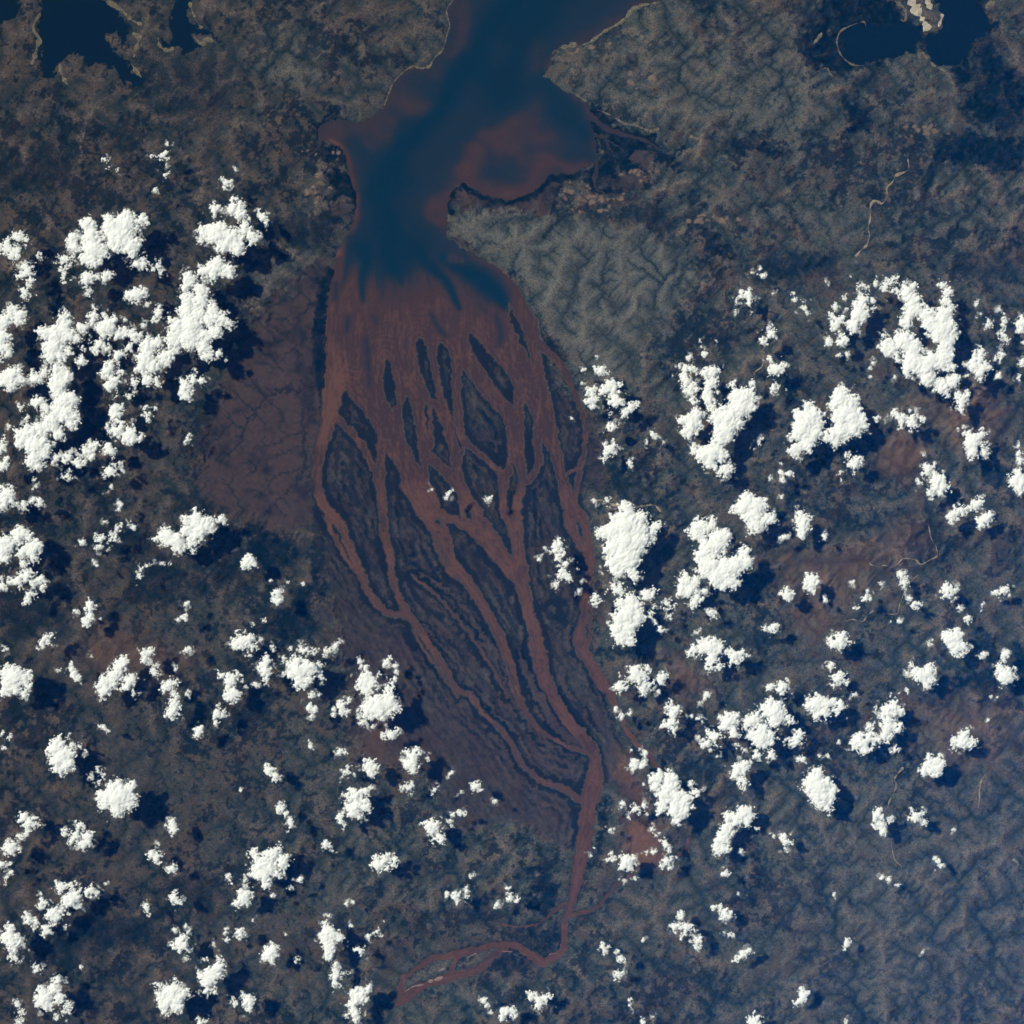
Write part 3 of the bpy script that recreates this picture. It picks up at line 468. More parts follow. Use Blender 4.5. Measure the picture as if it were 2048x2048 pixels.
 ('22: 1850 1840 33', ''), ('22: 1750 1910 44 1710 1960 54 1680 1940 34 1755 1950 30 1740 2030 32 1750 2080 20', '', 'tapering cloud south of the crowded group with a tail pointing down', 'tapering cloud'), ('22: 1500 1800 15', ''), ('22: 1545 1850 11', ''), ('22: 1700 1760 26', 'w'), ('22: 1750 1800 22', 'w'),
 ('22: 930 1890 33 910 1930 26 940 1925 24', ''), ('22: 1000 1840 26', ''), ('22: 985 1910 26', ''), ('22: 970 1790 15', 'w'), ('22: 905 1802 9', ''),
 ('21: 670 860 37 640 850 22 700 880 17', ''), ('21: 545 855 17', ''), ('21: 640 755 11', 'w'), ('21: 530 960 10', ''), ('21: 600 1020 34 580 1090 32 622 1080 26 610 1132 24 575 1112 22 630 1000 17', '', 'upright patchy cloud nearest the outer red channel, west of a branching one', 'upright patchy cloud'),
 ('21: 740 960 32 710 1000 42 690 1030 26 770 1010 36 810 980 26 790 1090 46 740 1100 22 830 1112 22 760 1050 26', '', 'branching cloud with a dark notch in its middle, east of the outer red channel', 'branching cloud'),
 ('21: 900 1140 34 860 1180 28 840 1210 20 940 1118 16', ''), ('21: 740 1180 21', 'w'), ('21: 755 1290 36 730 1300 18 790 1280 13', ''), ('21: 740 1460 36 770 1420 27 710 1492 30 762 1490 22 690 1522 17', '', 'ragged slanting cloud next to the reddish mud strip on the east bank', 'ragged cloud by the red mud strip'), ('21: 705 1412 18', ''),
 ('21: 895 1555 24 900 1582 14', ''), ('21: 1065 1340 26 1085 1367 18 1045 1328 14', ''), ('21: 1022 1405 17', ''), ('21: 1145 1405 11', 'w'), ('21: 452 1220 17', '', 'tiny white puff over the dark island beside the outer red channel', 'puff over the island'),
 ('21: 1330 850 40 1310 930 46 1290 900 26 1370 980 36 1350 1030 40 1372 1090 28 1380 865 20', '', 'narrow wedge of cloud pointing down, western of two parallel streaks', 'narrow wedge streak'), ('21: 1270 825 18', ''), ('21: 1340 770 18', ''),
 ('21: 1520 870 40 1460 885 36 1540 860 26 1490 990 50 1510 950 40 1490 1080 46 1480 1040 44 1510 1140 34', '', 'straight upright streak of cloud with a ragged hooked top', 'straight upright streak'), ('21: 1460 735 24', ''), ('21: 1440 680 13', 'w'), ('21: 1420 640 14', 'w'), ('21: 1550 640 13', 'w'),
 ('21: 1750 1080 84 1700 1040 46 1790 1040 54 1720 1150 76 1640 1220 94 1560 1230 54 1610 1320 80 1690 1250 54 1580 1385 42 1800 1130 46 1650 1080 28 1672 965 13 1540 1200 34', '', 'enormous diagonal cloud leaning to the upper east with a wide shadow behind', 'enormous diagonal cloud'), ('21: 1820 960 25', ''),
 ('21: 1360 1250 64 1300 1240 42 1330 1320 46 1400 1190 42 1330 1355 26 1380 1290 46', '', 'solid upright lump of cloud on the west side of the enormous diagonal cloud', 'solid upright lump'),
 ('21: 1500 1490 76 1440 1510 46 1550 1450 54 1580 1500 46 1490 1570 34 1530 1400 26 1600 1420 26 1530 1590 20', '', 'broad cloud at the lower end of the enormous diagonal cloud', 'broad lower cloud'), ('21: 1380 1450 32 1352 1472 16', ''), ('21: 1610 1620 46 1570 1652 20 1650 1590 20', ''), ('21: 1870 1410 20 1892 1380 18 1830 1452 10', 'w'),
 ('21: 1780 300 36 1790 250 22 1740 290 20 1800 340 24', ''), ('21: 1690 330 17', 'w'), ('21: 1900 140 19 1862 142 9', ''), ('21: 1875 95 15', ''), ('21: 1820 125 13', ''), ('21: 1900 640 28 1950 580 36 1960 560 22', ''), ('21: 1685 425 13', 'w'), ('21: 1805 425 14', 'w'),
 ('21: 625 1850 13', ''), ('21: 722 1850 28 740 1890 16', 'w'),
 ('31: 195 280 16 205 330 18', ''), ('31: 280 390 23 270 340 14 300 422 18', ''), ('31: 530 490 44 510 525 36 565 480 26 490 450 20', ''), ('31: 570 320 26', 'w'), ('31: 510 380 26', 'w'), ('31: 600 400 17', 'w'), ('31: 460 640 27 482 662 16', ''), ('31: 570 640 42 550 600 22 602 650 16', ''), ('31: 540 745 21', ''), ('31: 600 740 17', ''),
 ('31: 700 380 54 690 440 64 650 520 44 720 330 40 642 570 22 740 400 26 620 500 26', '', 'thick slanted bar of cloud with a dark oval shadow at its east', 'thick slanted bar'),
 ('31: 710 230 30 830 200 26 880 230 44 930 180 34 980 170 26 930 260 40 1000 240 30 760 225 18', 'w', 'lacy arch of broken cloud bridging the slanted bar and the largest eastern cloud', 'lacy arch'), ('31: 800 330 26 800 390 16', ''),
 ('31: 1050 270 50 1110 230 25 1100 340 66 1080 420 56 1050 500 46 1130 400 46 1200 440 54 1240 500 74 1330 450 64 1320 560 94 1370 520 54 1380 620 46 1340 680 56 1350 330 34 1360 270 30 1330 210 20 1380 380 28 1320 780 74 1250 780 64 1200 830 84 1110 800 84 1040 640 74 1000 600 34 1100 700 74 940 700 54 890 680 44 1060 860 44 1210 920 54 1390 840 26 1350 740 54 980 765 24', '', 'largest cloud in the east, a ragged H-shaped mass with gaps in its middle', 'ragged H-shaped mass'),
 ('31: 870 600 26', 'w'), ('31: 1330 990 60 1400 940 44 1290 960 34 1430 930 25 1350 1030 30', '', 'round knob of cloud hanging from the foot of the ragged H-shaped mass', 'hanging round knob'),
 ('31: 1470 1070 40 1460 1120 40 1500 1050 25 1470 1162 25 1440 1042 20', '', 'tooth-shaped cloud with an oval shadow, south-east of the hanging round knob', 'tooth-shaped cloud'),
 ('31: 1610 730 42 1580 790 54 1640 840 46 1550 830 36 1600 885 44 1682 840 20', '', 'upright bright cloud east of the ragged H-shaped mass, across a dark gap', 'upright cloud across the gap'), ('31: 1515 830 20', ''), ('31: 1510 900 18', 'w'), ('31: 1740 905 26', ''), ('31: 1672 520 32 1680 488 16', 'w'),
 ('31: 1790 480 25 1782 525 21 1790 430 11', ''), ('31: 1755 405 15', ''), ('31: 1790 600 32 1810 642 25', 'w'), ('31: 1740 580 14', 'w'), ('31: 1770 740 26 1760 780 24 1720 770 15', ''), ('31: 1910 500 37 1920 555 37 1932 460 27', ''), ('31: 1932 650 14', ''), ('31: 1930 800 28', ''), ('31: 1905 920 28', 'w'),
 ('31: 1580 355 18', ''), ('31: 1608 437 13', 'w'), ('31: 40 280 14', 'w'), ('31: 440 190 11', 'w'), ('31: 630 155 13', 'w'), ('31: 70 850 46 30 860 27 110 820 20', ''), ('31: 20 780 27', ''), ('31: 50 1000 26 30 1012 18 76 990 16', ''), ('31: 145 1010 9', 'w'),
 ('31: 300 1240 94 270 1300 74 350 1200 64 240 1200 42 310 1130 34 360 1340 54 220 1350 46 300 1420 54 230 1450 34 200 1470 44 232 1512 20 370 1260 54', '', 'large lumpy cloud, western of the two big clouds joined at their base', 'western joined cloud'),
 ('31: 550 1080 74 600 1150 74 540 1020 34 582 1000 20 650 1080 44 500 1130 42 560 1220 74 640 1220 74 700 1240 44 560 1320 74 650 1300 64 470 1360 54 730 1290 28 520 1400 36 700 1180 34 510 1040 28', '', 'large fan-shaped cloud, eastern of the two joined ones, with a black shadow at its corner', 'fan-shaped cloud'), ('31: 825 1225 18 820 1248 12', ''),
 ('31: 1010 1230 42 970 1192 25 1080 1240 36 1100 1282 26 1010 1282 20', '', 'three-lobed cloud with a ragged shadow, east of the fan-shaped cloud', 'three-lobed cloud'), ('31: 1170 1230 26 1130 1212 20', ''), ('31: 1075 1165 13', ''),
 ('31: 1570 1390 60 1530 1410 46 1610 1340 30 1550 1480 46 1520 1350 25', '', 'blocky cloud with a vertical split, beside a diamond-shaped shadow', 'split blocky cloud'), ('31: 1635 1450 24 1640 1495 32 1650 1405 16', ''), ('31: 1440 1310 17', 'w'), ('31: 1480 1285 14', 'w'),
 ('31: 660 1560 42 690 1532 26 622 1560 20', ''), ('31: 600 1500 26', 'w'), ('31: 717 1575 15', ''), ('31: 165 1645 28', ''), ('31: 108 1640 22 110 1685 17', ''), ('31: 100 1565 13', 'w'), ('31: 20 1675 18', 'w'), ('31: 550 1640 18', 'w'), ('31: 650 1640 18', 'w'), ('31: 560 1690 11', 'w'),
 ('31: 1210 1600 37 1190 1580 22 1260 1575 17 1200 1640 25', ''), ('31: 1190 1500 13', 'w'), ('31: 1290 1700 66 1330 1740 42 1250 1700 32 1310 1780 27', '', 'bright rounded cloud with a dark centre speck near the pink eroded hills', 'rounded cloud near the pink hills'), ('31: 1150 1710 24 1130 1690 13', ''), ('31: 1230 1790 26', ''), ('31: 1245 1835 13', 'w'),
 ('31: 1900 1700 66 1890 1650 42 1900 1750 42 1840 1670 17 1950 1700 46', '', 'round cloud cut by the eastern edge, with a small notch on its west', 'round cloud at the eastern edge'), ('31: 1910 1490 26 1912 1545 28', ''), ('31: 1900 1430 15', ''),
 ('31: 1580 1870 42 1605 1840 24 1535 1905 26 1470 1905 36 1420 1930 28 / 32: 1390 40 46 1380 70 22 1480 10 16', '', 'cloud drawn out into a long upward-sweeping arm, above two oval shadows', 'sweeping-arm cloud'), ('32: 1650 50 46 1620 90 36 1610 58 30 1672 20 27', ''),
 ('31: 105 1815 14', 'w'), ('31: 795 800 16 780 840 14', ''), ('31: 775 910 13', ''), ('31: 965 915 14', ''),
 ('32: 265 100 56 272 50 46 260 160 32 230 80 26 262 10 25', '', 'upright smooth cloud with a narrow dark shadow, over dry fields', 'upright smooth cloud'),
 ('32: 125 190 20 95 195 14 150 184 12', ''), ('32: 430 185 21 440 162 12', ''), ('32: 330 540 58 322 508 42 335 588 32 350 505 30', '', 'smooth egg-shaped cloud, larger of two neighbouring round ones', 'egg-shaped cloud'), ('32: 145 625 47', '', 'small smooth ball-shaped cloud south-west of the egg-shaped cloud', 'ball-shaped cloud'), ('32: 435 665 20', '', 'tiny bright dot of cloud inside the shadow of the egg-shaped cloud', 'dot in the shadow'),
 ('32: 642 530 17', ''), ('32: 857 540 15', ''), ('32: 755 595 16', ''), ('32: 750 650 28 782 660 16', ''), ('32: 660 730 26', 'w'), ('32: 1020 480 30 995 475 14 1030 535 34 1040 562 17', ''), ('32: 1065 655 20', ''), ('32: 1115 707 28 1152 695 14', ''),
 ('32: 1360 600 46 1350 560 30 1390 630 22 1330 622 22', ''), ('32: 1422 588 24', ''), ('32: 1455 730 21', ''), ('32: 1622 700 18 1640 680 12 1615 742 10', 'w'), ('32: 1790 585 33', ''), ('32: 1722 610 28 1755 622 18', ''), ('32: 1830 632 11', ''), ('32: 1515 808 28 1512 840 12', ''),
 ('32: 50 870 33 20 880 23 80 865 12 -20 880 18', ''), ('32: 545 970 56 510 990 46 560 930 36 592 970 26 462 992 16 550 1020 25', '', 'plump cloud with a flat base, beside an almost square shadow on brown hills', 'plump flat-based cloud'), ('32: 995 825 18', ''), ('32: 930 832 11', 'w'),
 ('32: 1400 960 66 1360 940 42 1430 1020 56 1480 1020 42 1430 920 36 1450 1062 26', '', 'lumpy oblong cloud standing north-west of the dark green lake', 'lumpy oblong cloud'), ('32: 1545 1012 13', 'w'), ('32: 1635 1080 24 1610 1096 10', ''), ('32: 1225 990 20', 'w'),
 ('32: 1170 1230 56 1210 1220 52 1230 1180 36 1120 1212 36 1200 1300 36 1240 1270 32 1090 1160 18', '', 'anvil-shaped cloud tapering downward, west of the dark green lake', 'anvil-shaped cloud'), ('32: 1280 1302 16', 'w'), ('32: 1050 1222 22', ''), ('32: 1060 1362 22 1050 1338 12', 'w'),
 ('32: 1800 1240 56 1760 1190 36 1770 1160 26 1820 1220 42 1790 1290 26 1870 1225 12', '', 'rounded cloud over the dark green lake near the eastern edge', 'cloud over the green lake'), ('32: 1800 1078 30 1780 1105 18 1815 1062 16', ''), ('32: 480 1160 27 463 1166 13', ''), ('32: 530 1260 44 490 1240 22 570 1250 24 510 1300 24 590 1270 17', '', 'spiky cloud between the plump cloud and a wide frilly one', 'spiky cloud'),
 ('32: 110 1330 42 90 1310 26', ''), ('32: 20 1330 30', ''), ('32: 180 1380 14', 'w'), ('32: 150 1265 15', ''),
 ('32: 370 1450 66 310 1460 42 440 1450 54 420 1520 46 490 1440 30 550 1460 36 380 1540 25 522 1510 17 380 1402 24', '', 'wide frilly cloud with a narrow eastern point, over brown hills', 'wide frilly cloud'), ('32: 660 1382 18', ''),
 ('32: 960 1430 30 940 1490 54 900 1510 44 870 1540 30 1010 1500 26 910 1570 40 900 1630 46 890 1685 42 910 1730 22 / 32: 980 1630 36 1012 1620 22 960 1650 22', '', 'upper half of a long crescent of cloud, standing tall', 'upper crescent cloud'),
 ('32: 720 1740 66 680 1720 34 650 1750 32 780 1700 46 830 1715 32 740 1800 40 660 1690 16', '', 'lower half of a long crescent of cloud, with a shadow at its south-east', 'lower crescent cloud'), ('32: 775 1615 28 750 1636 12 800 1590 12', ''), ('32: 820 1470 17', 'w'), ('32: 962 1792 25', ''),
 ('32: 220 1710 42 182 1722 26 250 1680 30 142 1720 15 250 1730 24 190 1762 15', ''), ('32: 540 1740 17', ''), ('32: 460 1842 17', ''), ('32: 395 1845 19', 'w'), ('32: 262 1872 26 230 1870 14 282 1892 13', ''),
 ('32: 1490 1690 46 1470 1740 46 1410 1730 30 1510 1652 25 1550 1742 26 1530 1770 24 1402 1780 20', '', 'claw-shaped cloud with a broad triangular shadow, in the far east', 'claw-shaped cloud'),
 ('32: 1230 1890 46 1222 1850 24 1290 1880 36 1300 1920 36 1182 1922 26 / 33: 1182 30 36 1260 10 54 1310 22 24', '', 'crown-shaped cloud with two upward points, south of the anvil-shaped cloud', 'crown-shaped cloud'), ('32: 1665 1575 13', ''), ('32: 1690 1392 11', ''), ('32: 1735 1402 10', ''),
 ('03: 885 220 104 800 230 66 960 220 54 880 310 50 840 150 42 900 120 30 980 150 34 762 210 34 960 290 40 790 290 36 1012 230 20 990 112 16', '', 'big round cauliflower cloud with a five-sided black shadow, in the south-west', 'big round cauliflower cloud'),
 ('03: 1295 430 36 1300 480 30 1262 450 18 1322 470 24 1310 400 18', '', 'small egg of cloud between two dark shadows, east of the big round cauliflower cloud', 'small egg of cloud'),
 ('03: 170 380 42 220 420 42 190 480 30 150 530 18 272 410 24 240 432 24', '', 'bent-arm cloud trailing down to the south-west near the western edge', 'bent-arm cloud'), ('03: 70 600 50 40 610 32 102 620 32 80 570 26', ''), ('03: 10 730 30', ''), ('03: 70 730 22 70 790 22 42 830 16 30 870 12', 'w'),
 ('03: 600 440 31 570 510 36 530 560 26 620 582 36 660 520 36 490 490 25 680 500 20 650 560 25', '', 'claw-like cloud of three prongs with a round black shadow, south-west', 'three-pronged cloud'),
 ('03: 1140 660 32 1170 690 27 1200 660 25 1200 730 15', ''), ('03: 1190 580 13', 'w'), ('03: 1290 760 32 1270 782 15 1312 776 15', ''),
 ('03: 450 910 54 420 870 24 530 900 30 580 870 22', 'w', 'upper fluffy clump of the spread-out broken cloud in the south-west', 'upper clump of the broken cloud'), ('03: 530 1000 54 490 1030 34 570 950 30', '', 'middle slanting clump of the spread-out broken cloud', 'middle clump of the broken cloud'), ('03: 580 1040 36', ''), ('03: 390 1110 50 410 1152 34 370 1100 26 450 1080 26', '', 'lower bright clump of the spread-out broken cloud', 'lower clump of the broken cloud'), ('03: 310 1030 36 300 1060 22', ''), ('03: 345 1230 36 362 1200 26', ''), ('03: 490 1210 17', 'w'), ('03: 300 960 17', 'w'), ('03: 510 1100 17', 'w'),
 ('03: 690 920 32 660 950 27 730 940 15', ''), ('03: 700 985 14', 'w'), ('03: 790 880 12', ''), ('03: 210 1150 36 260 1160 22 190 1112 22', ''), ('03: 262 1222 25', 'w'),
 ('03: 1310 990 36 1320 935 16 1340 1012 22 1290 1002 20', ''), ('03: 1095 1065 26 1110 1042 16', ''), ('03: 1120 1115 20', 'w'),
 ('03: 80 1300 64 70 1222 42 40 1260 36 122 1300 36 90 1360 42 20 1290 26', '', 'tall knobbly cloud by the western edge with a ragged fringe hanging below', 'tall knobbly cloud'), ('03: 90 1430 40 100 1472 20 50 1420 18 130 1442 17', 'w'), ('03: 210 1382 10', 'w'),
 ('03: 1370 1330 52 1390 1260 27 1340 1370 30 1320 1320 20', ''), ('03: 1430 1380 22 1412 1440 18', 'w'), ('03: 1400 1200 16', ''), ('03: 1313 1235 19', ''), ('03: 270 1525 33 240 1510 15', 'w'), ('03: 605 1510 16', ''),
 ('03: 330 1750 66 310 1700 36 400 1680 42 420 1610 30 342 1800 42 440 1740 30 400 1640 26 290 1780 30', '', 'tall white cloud with a thin bluish fringe on its east, near the south-west corner', 'tall fringed cloud'), ('03: 500 1800 34 480 1850 26 520 1832 20', 'w'), ('03: 490 1620 13', 'w'), ('03: 420 1890 22', 'w'),
 ('03: 130 1790 25 100 1762 17', 'w'), ('03: 150 1850 30 160 1900 27 130 1920 22', 'w'),
 ('03: 1290 1690 66 1270 1780 54 1340 1740 54 1210 1740 42 1390 1700 34 1220 1800 34 1330 1812 40 1190 1650 22 1310 1632 28 1240 1842 25', '', 'large ball of cloud at the southern edge with a rounded triangular shadow', 'large ball near the southern edge'),
 ('03: 1580 1560 54 1640 1510 46 1560 1620 50 1620 1570 46 1520 1570 34 1560 1680 32 1612 1690 20 1652 1450 24', '', 'upright leaf-shaped cloud, just north-east of the large ball', 'upright leaf-shaped cloud'), ('03: 1690 1550 20', 'w'), ('03: 1540 1450 21', 'w'),
 ('03: 1870 1760 46 1842 1720 20 1880 1820 24 1850 1830 15', ''), ('03: 1770 1790 24 1750 1742 15', 'w'), ('03: 1510 1920 33 1540 1912 15', ''),
 ('03: 1830 980 54 1800 1030 30 1880 960 26 1862 1000 26', '', 'comma-shaped bright cloud south-west of a larger tattered round cloud', 'comma-shaped cloud'), ('03: 1720 830 27 1740 870 13', 'w'), ('03: 1850 830 25 1860 880 18', 'w'), ('03: 1810 1250 36 1832 1240 18', ''), ('03: 1700 1250 16 1710 1302 20 1700 1218 11', ''), ('03: 1905 1150 15', 'w'), ('03: 1605 1335 11', 'w'), ('03: 1815 175 13', ''),
 ('13: 110 660 54 40 740 64 140 640 42 200 720 44 0 680 32 100 760 54 220 680 30 60 820 50 20 810 46 70 880 32 170 800 30 -20 780 36 -30 650 30', '', 'large tattered round cloud with a blue-grey veil and a ragged black shadow', 'large tattered round cloud'), ('13: 325 850 21', ''), ('13: 255 905 19', 'w'), ('13: 125 970 17', ''),
 ('13: 105 1400 54 130 1360 34 60 1440 30 110 1460 30 150 1410 24', '', 'smooth pear-shaped cloud with a bowl-shaped shadow beneath, west of a tall upright cloud', 'pear-shaped cloud'), ('13: 220 1260 14', 'w'), ('13: 300 1460 19', 'w'),
 ('13: 540 1260 64 520 1210 34 580 1270 46 550 1340 54 510 1310 36 610 1260 30 550 1390 42 540 1440 24 620 1290 26', '', 'tall upright cloud whose arc of shadow wraps a small round cloud to its east', 'tall cloud with an arc shadow'), ('13: 550 1120 27 550 1170 16', 'w'),
 ('13: 600 1490 23', ''), ('13: 590 1580 36 600 1630 30 600 1540 24', ''), ('13: 660 1562 24 700 1560 12', 'w'), ('13: 620 1655 14', 'w'),
 ('13: 770 1740 54 720 1790 36 800 1700 36 850 1670 30 740 1840 36 730 1692 24 750 1900 26 690 1880 13', '', 'irregular cloud at the southern edge beside the western end of the braided red river', 'cloud by the braided river'), ('13: 820 1870 13', 'w'), ('13: 775 1390 36 750 1380 17 795 1380 17', '', 'small round cloud inside the arc of shadow of the tall upright cloud', 'cloud inside the arc shadow'),
 ('13: 845 1270 20 845 1292 14', ''), ('13: 920 1230 20 890 1245 10', ''), ('13: 940 1265 11', 'w'), ('13: 712 1190 16', 'w'), ('13: 960 1165 9', 'w'),
 ('13: 940 720 46 900 740 34 910 690 25 920 770 17 / 13: 970 680 27 1040 710 33 990 760 20 1055 690 14', '', 'isolated split cloud with a neat oval black shadow at its south-east', 'isolated split cloud'), ('13: 525 580 27 500 590 15 556 570 13', ''), ('13: 580 632 13', 'w'), ('13: 680 1030 19', ''), ('13: 725 1020 15', ''),
 ('13: 185 310 28 172 340 18 178 280 14', ''), ('13: 222 352 18 250 400 25 265 432 19', ''), ('13: 240 482 10', 'w'),
 ('13: 760 210 54 690 220 30 810 190 30 720 180 25', '', 'flat-bottomed upper part of a stacked cloud pair, south of the chimney-ended cloud', 'upper part of the stacked pair'), ('13: 860 155 19', ''), ('13: 750 300 54 700 290 30 820 290 42 720 350 36 770 370 25 860 310 18 / 13: 640 370 25 640 410 25 658 432 13', '', 'wider lower part of a stacked cloud pair with a square foot at its west', 'lower part of the stacked pair'),
 ('13: 1140 150 27 1102 155 16 1178 132 16 1165 170 12', ''), ('13: 1340 168 18 1330 205 12 1372 145 10', ''), ('13: 1470 40 19 1455 66 12', ''), ('13: 1660 140 30 1640 162 14 1695 176 12', ''), ('13: 1805 255 16', '', 'tiny ring of cloud inside a small dark shadow, south of the delta plain', 'tiny ring cloud'), ('13: 1550 185 11', ''),
 ('13: 1330 430 44 1290 430 22 1320 480 30 1370 460 24', ''), ('13: 1380 530 42 1350 540 24', ''), ('13: 1530 340 25 1480 350 22 1572 345 17 1465 400 20 1475 440 12', '', 'small hook-shaped cloud south of the purple delta plain', 'small hook-shaped cloud'),
 ('13: 1620 820 20 1642 808 14', 'w'), ('13: 1505 970 33 1520 1010 20', ''), ('13: 1440 950 18 1440 975 14', ''), ('13: 1587 930 22 1590 970 12', ''), ('13: 1900 912 20', ''), ('13: 1915 980 28 1970 1000 20', ''), ('13: 1820 1030 20 1805 1056 10', ''),
 ('13: 1720 1760 23 1740 1800 20', ''), ('13: 1770 1850 16', ''), ('13: 1880 1850 42 1910 1830 28 1862 1890 26 1940 1860 24', ''),
 ('23: 1200 80 54 1090 90 54 1080 150 36 1110 40 26 1160 200 64 1250 220 64 1200 140 54 1300 250 54 1240 320 64 1130 280 42 1250 400 34 1120 330 20 1290 340 46 1330 300 30 1182 60 27', '', 'very large cloud just east of the lower river over orange ground, thick black shadow', 'very large cloud east of the river'), ('23: 1390 190 33', ''), ('23: 1355 122 18', ''), ('23: 1000 120 19', 'w'),
 ('23: 935 310 33 970 340 17 900 280 18', 'w'), ('23: 880 372 16', 'w'), ('23: 838 270 20 820 298 14', ''), ('23: 1005 285 24', ''), ('23: 1020 352 11', ''), ('23: 1070 470 26 1100 490 16 1040 460 13', 'w'), ('23: 740 475 17', ''), ('23: 770 463 11', ''),
 ('23: 870 710 54 840 680 30 910 690 26 850 750 30 900 762 15', '', 'bright round cloud at the end of the side stream east of the lower river', 'cloud at the side stream'), ('23: 770 690 20 730 692 17', ''), ('23: 750 650 15', ''), ('23: 1160 590 30 1150 560 19 1190 620 17', ''), ('23: 1170 700 32 1140 740 16 1200 690 15', ''), ('23: 1192 755 19', ''), ('23: 1242 680 11', ''), ('23: 1020 640 16', ''), ('23: 1070 635 19', ''), ('23: 600 650 15', 'w'), ('23: 620 605 9', 'w'), ('23: 930 840 15', ''), ('23: 850 855 15', 'w'),
 ('23: 1750 340 54 1800 360 36 1700 390 54 1640 380 34 1780 400 30 1620 460 54 1600 520 50 1560 560 42 1600 620 44 1550 610 34 1570 660 22 1620 350 20 1640 500 30 1810 320 20', '', 'large boot-shaped cloud standing on its toe, shadow tucked into its bend', 'large boot-shaped cloud'), ('23: 1730 628 15', ''), ('23: 1860 465 17', ''), ('23: 1610 800 24 1590 800 14 1640 805 10', ''), ('23: 1710 957 17', 'w'),
 ('23: 1610 1100 36 1570 1060 24 1640 1120 24 1600 1140 18', ''), ('23: 1527 1060 21', ''), ('23: 1690 1140 9', 'w'), ('23: 1275 1120 28 1290 1100 17', ''), ('23: 1250 1200 32 1220 1210 24 1310 1210 36 1350 1210 26 1300 1262 22', '', 'flat crown-like cloud in the middle of a short chain of clouds over scrubland', 'flat crown-like cloud'),
 ('23: 1400 1310 30 1410 1360 18 1420 1282 15', ''), ('23: 1350 1310 16', 'w'), ('23: 1660 1270 23', 'w'), ('23: 1600 1250 13', 'w'), ('23: 1750 1410 31 1790 1390 22 1690 1452 18 1720 1430 22', ''),
 ('23: 695 1355 33 680 1345 17 705 1382 14', '', 'small round cloud east of the sharp river bend, leading a short string of puffs', 'round cloud east of the river bend'), ('23: 830 1450 26 850 1466 12', ''), ('23: 793 1392 17', ''), ('23: 800 1565 30 830 1560 14', ''), ('23: 812 1620 9', 'w'), ('23: 990 1305 17', ''),
 ('23: 220 1760 42 200 1800 30 150 1740 25 270 1740 27 140 1712 17 240 1722 20', '', 'heart-shaped cloud near the southern edge below the sharp river bend', 'heart-shaped cloud'), ('23: 900 1760 17 890 1800 12', ''), ('23: 990 1920 24', ''), ('23: 1070 1885 17', 'w'), ('23: 1840 1900 42 1800 1920 30 1870 1890 22 1840 1940 40', ''),
 ('33: 390 150 84 350 100 64 440 120 54 380 50 42 330 140 54 430 210 64 470 220 42 400 270 46 450 310 32 290 120 36 370 220 54 490 180 30', '', 'large smooth egg-shaped cloud tilted over a diamond-shaped shadow in the south-east', 'large tilted egg'),
 ('33: 140 560 37 125 530 22 170 560 18 140 596 13', ''), ('33: 45 520 11', ''), ('33: 830 360 42 842 330 27', ''), ('33: 860 430 32 870 482 32 812 450 23', ''), ('33: 930 390 26', 'w'), ('33: 1110 370 42 1095 335 22 1147 360 22', ''), ('33: 1180 410 27', ''), ('33: 1170 300 8', ''),
 ('33: 1285 705 20 1305 740 16 1265 680 12', ''), ('33: 1265 775 13', 'w'), ('33: 860 830 19', ''), ('33: 915 840 20', ''), ('33: 982 885 19', 'w'), ('33: 505 960 19', 'w'), ('33: 605 1320 30 617 1300 17 580 1362 15', ''),
 ('33: 260 1730 34 230 1772 32 262 1692 24 292 1710 22', '', 'crescent-shaped cloud with a cupped shadow near the southern edge', 'crescent cloud near the southern edge'), ('33: 1405 470 13', 'w'), ('33: 1875 710 13', 'w'), ('33: 1175 1395 9', 'w'), ('33: 590 1925 18', ''),
]

# ---------------------------------------------------------------- fields on the map grid
STEP = 1.8
N = 1250
X0 = CX - STEP * (N - 1) / 2
gx = X0 + STEP * np.arange(N)
gy = gx.copy()
PX, PY = np.meshgrid(gx, gy)          # [row = y][col = x]


def spectral(n, beta, seed, lo=1.0, hi=None, ani=(1.0, 1.0)):
    """smooth random field with a 1/f^beta spectrum, zero mean, unit spread"""
    r = np.random.default_rng(seed)
    f = np.fft.rfft2(r.standard_normal((n, n)))
    ky = np.fft.fftfreq(n)[:, None] * n * ani[1]
    kx = np.fft.rfftfreq(n)[None, :] * n * ani[0]
    k = np.sqrt(kx * kx + ky * ky); k[0, 0] = 1
    a = k ** (-beta / 2.0)
    a[k < lo] = 0
    if hi: a *= np.exp(-(k / hi) ** 2)
    a[0, 0] = 0
    g = np.fft.irfft2(f * a, s=(n, n))
    return (g - g.mean()) / g.std()


def sstep(a, b, x):
    t = np.clip((x - a) / (b - a), 0, 1)
    return t * t * (3 - 2 * t)


def box_blur(a, r):
    for ax in (0, 1):
        c = np.cumsum(np.pad(a, [(r + 1, r) if i == ax else (0, 0) for i in (0, 1)], mode='edge'), axis=ax)
        n = a.shape[ax]
        hi = np.take(c, np.arange(2 * r + 1, 2 * r + 1 + n), axis=ax); lo = np.take(c, np.arange(0, n), axis=ax)
        a = (hi - lo) / (2 * r + 1)
    return a


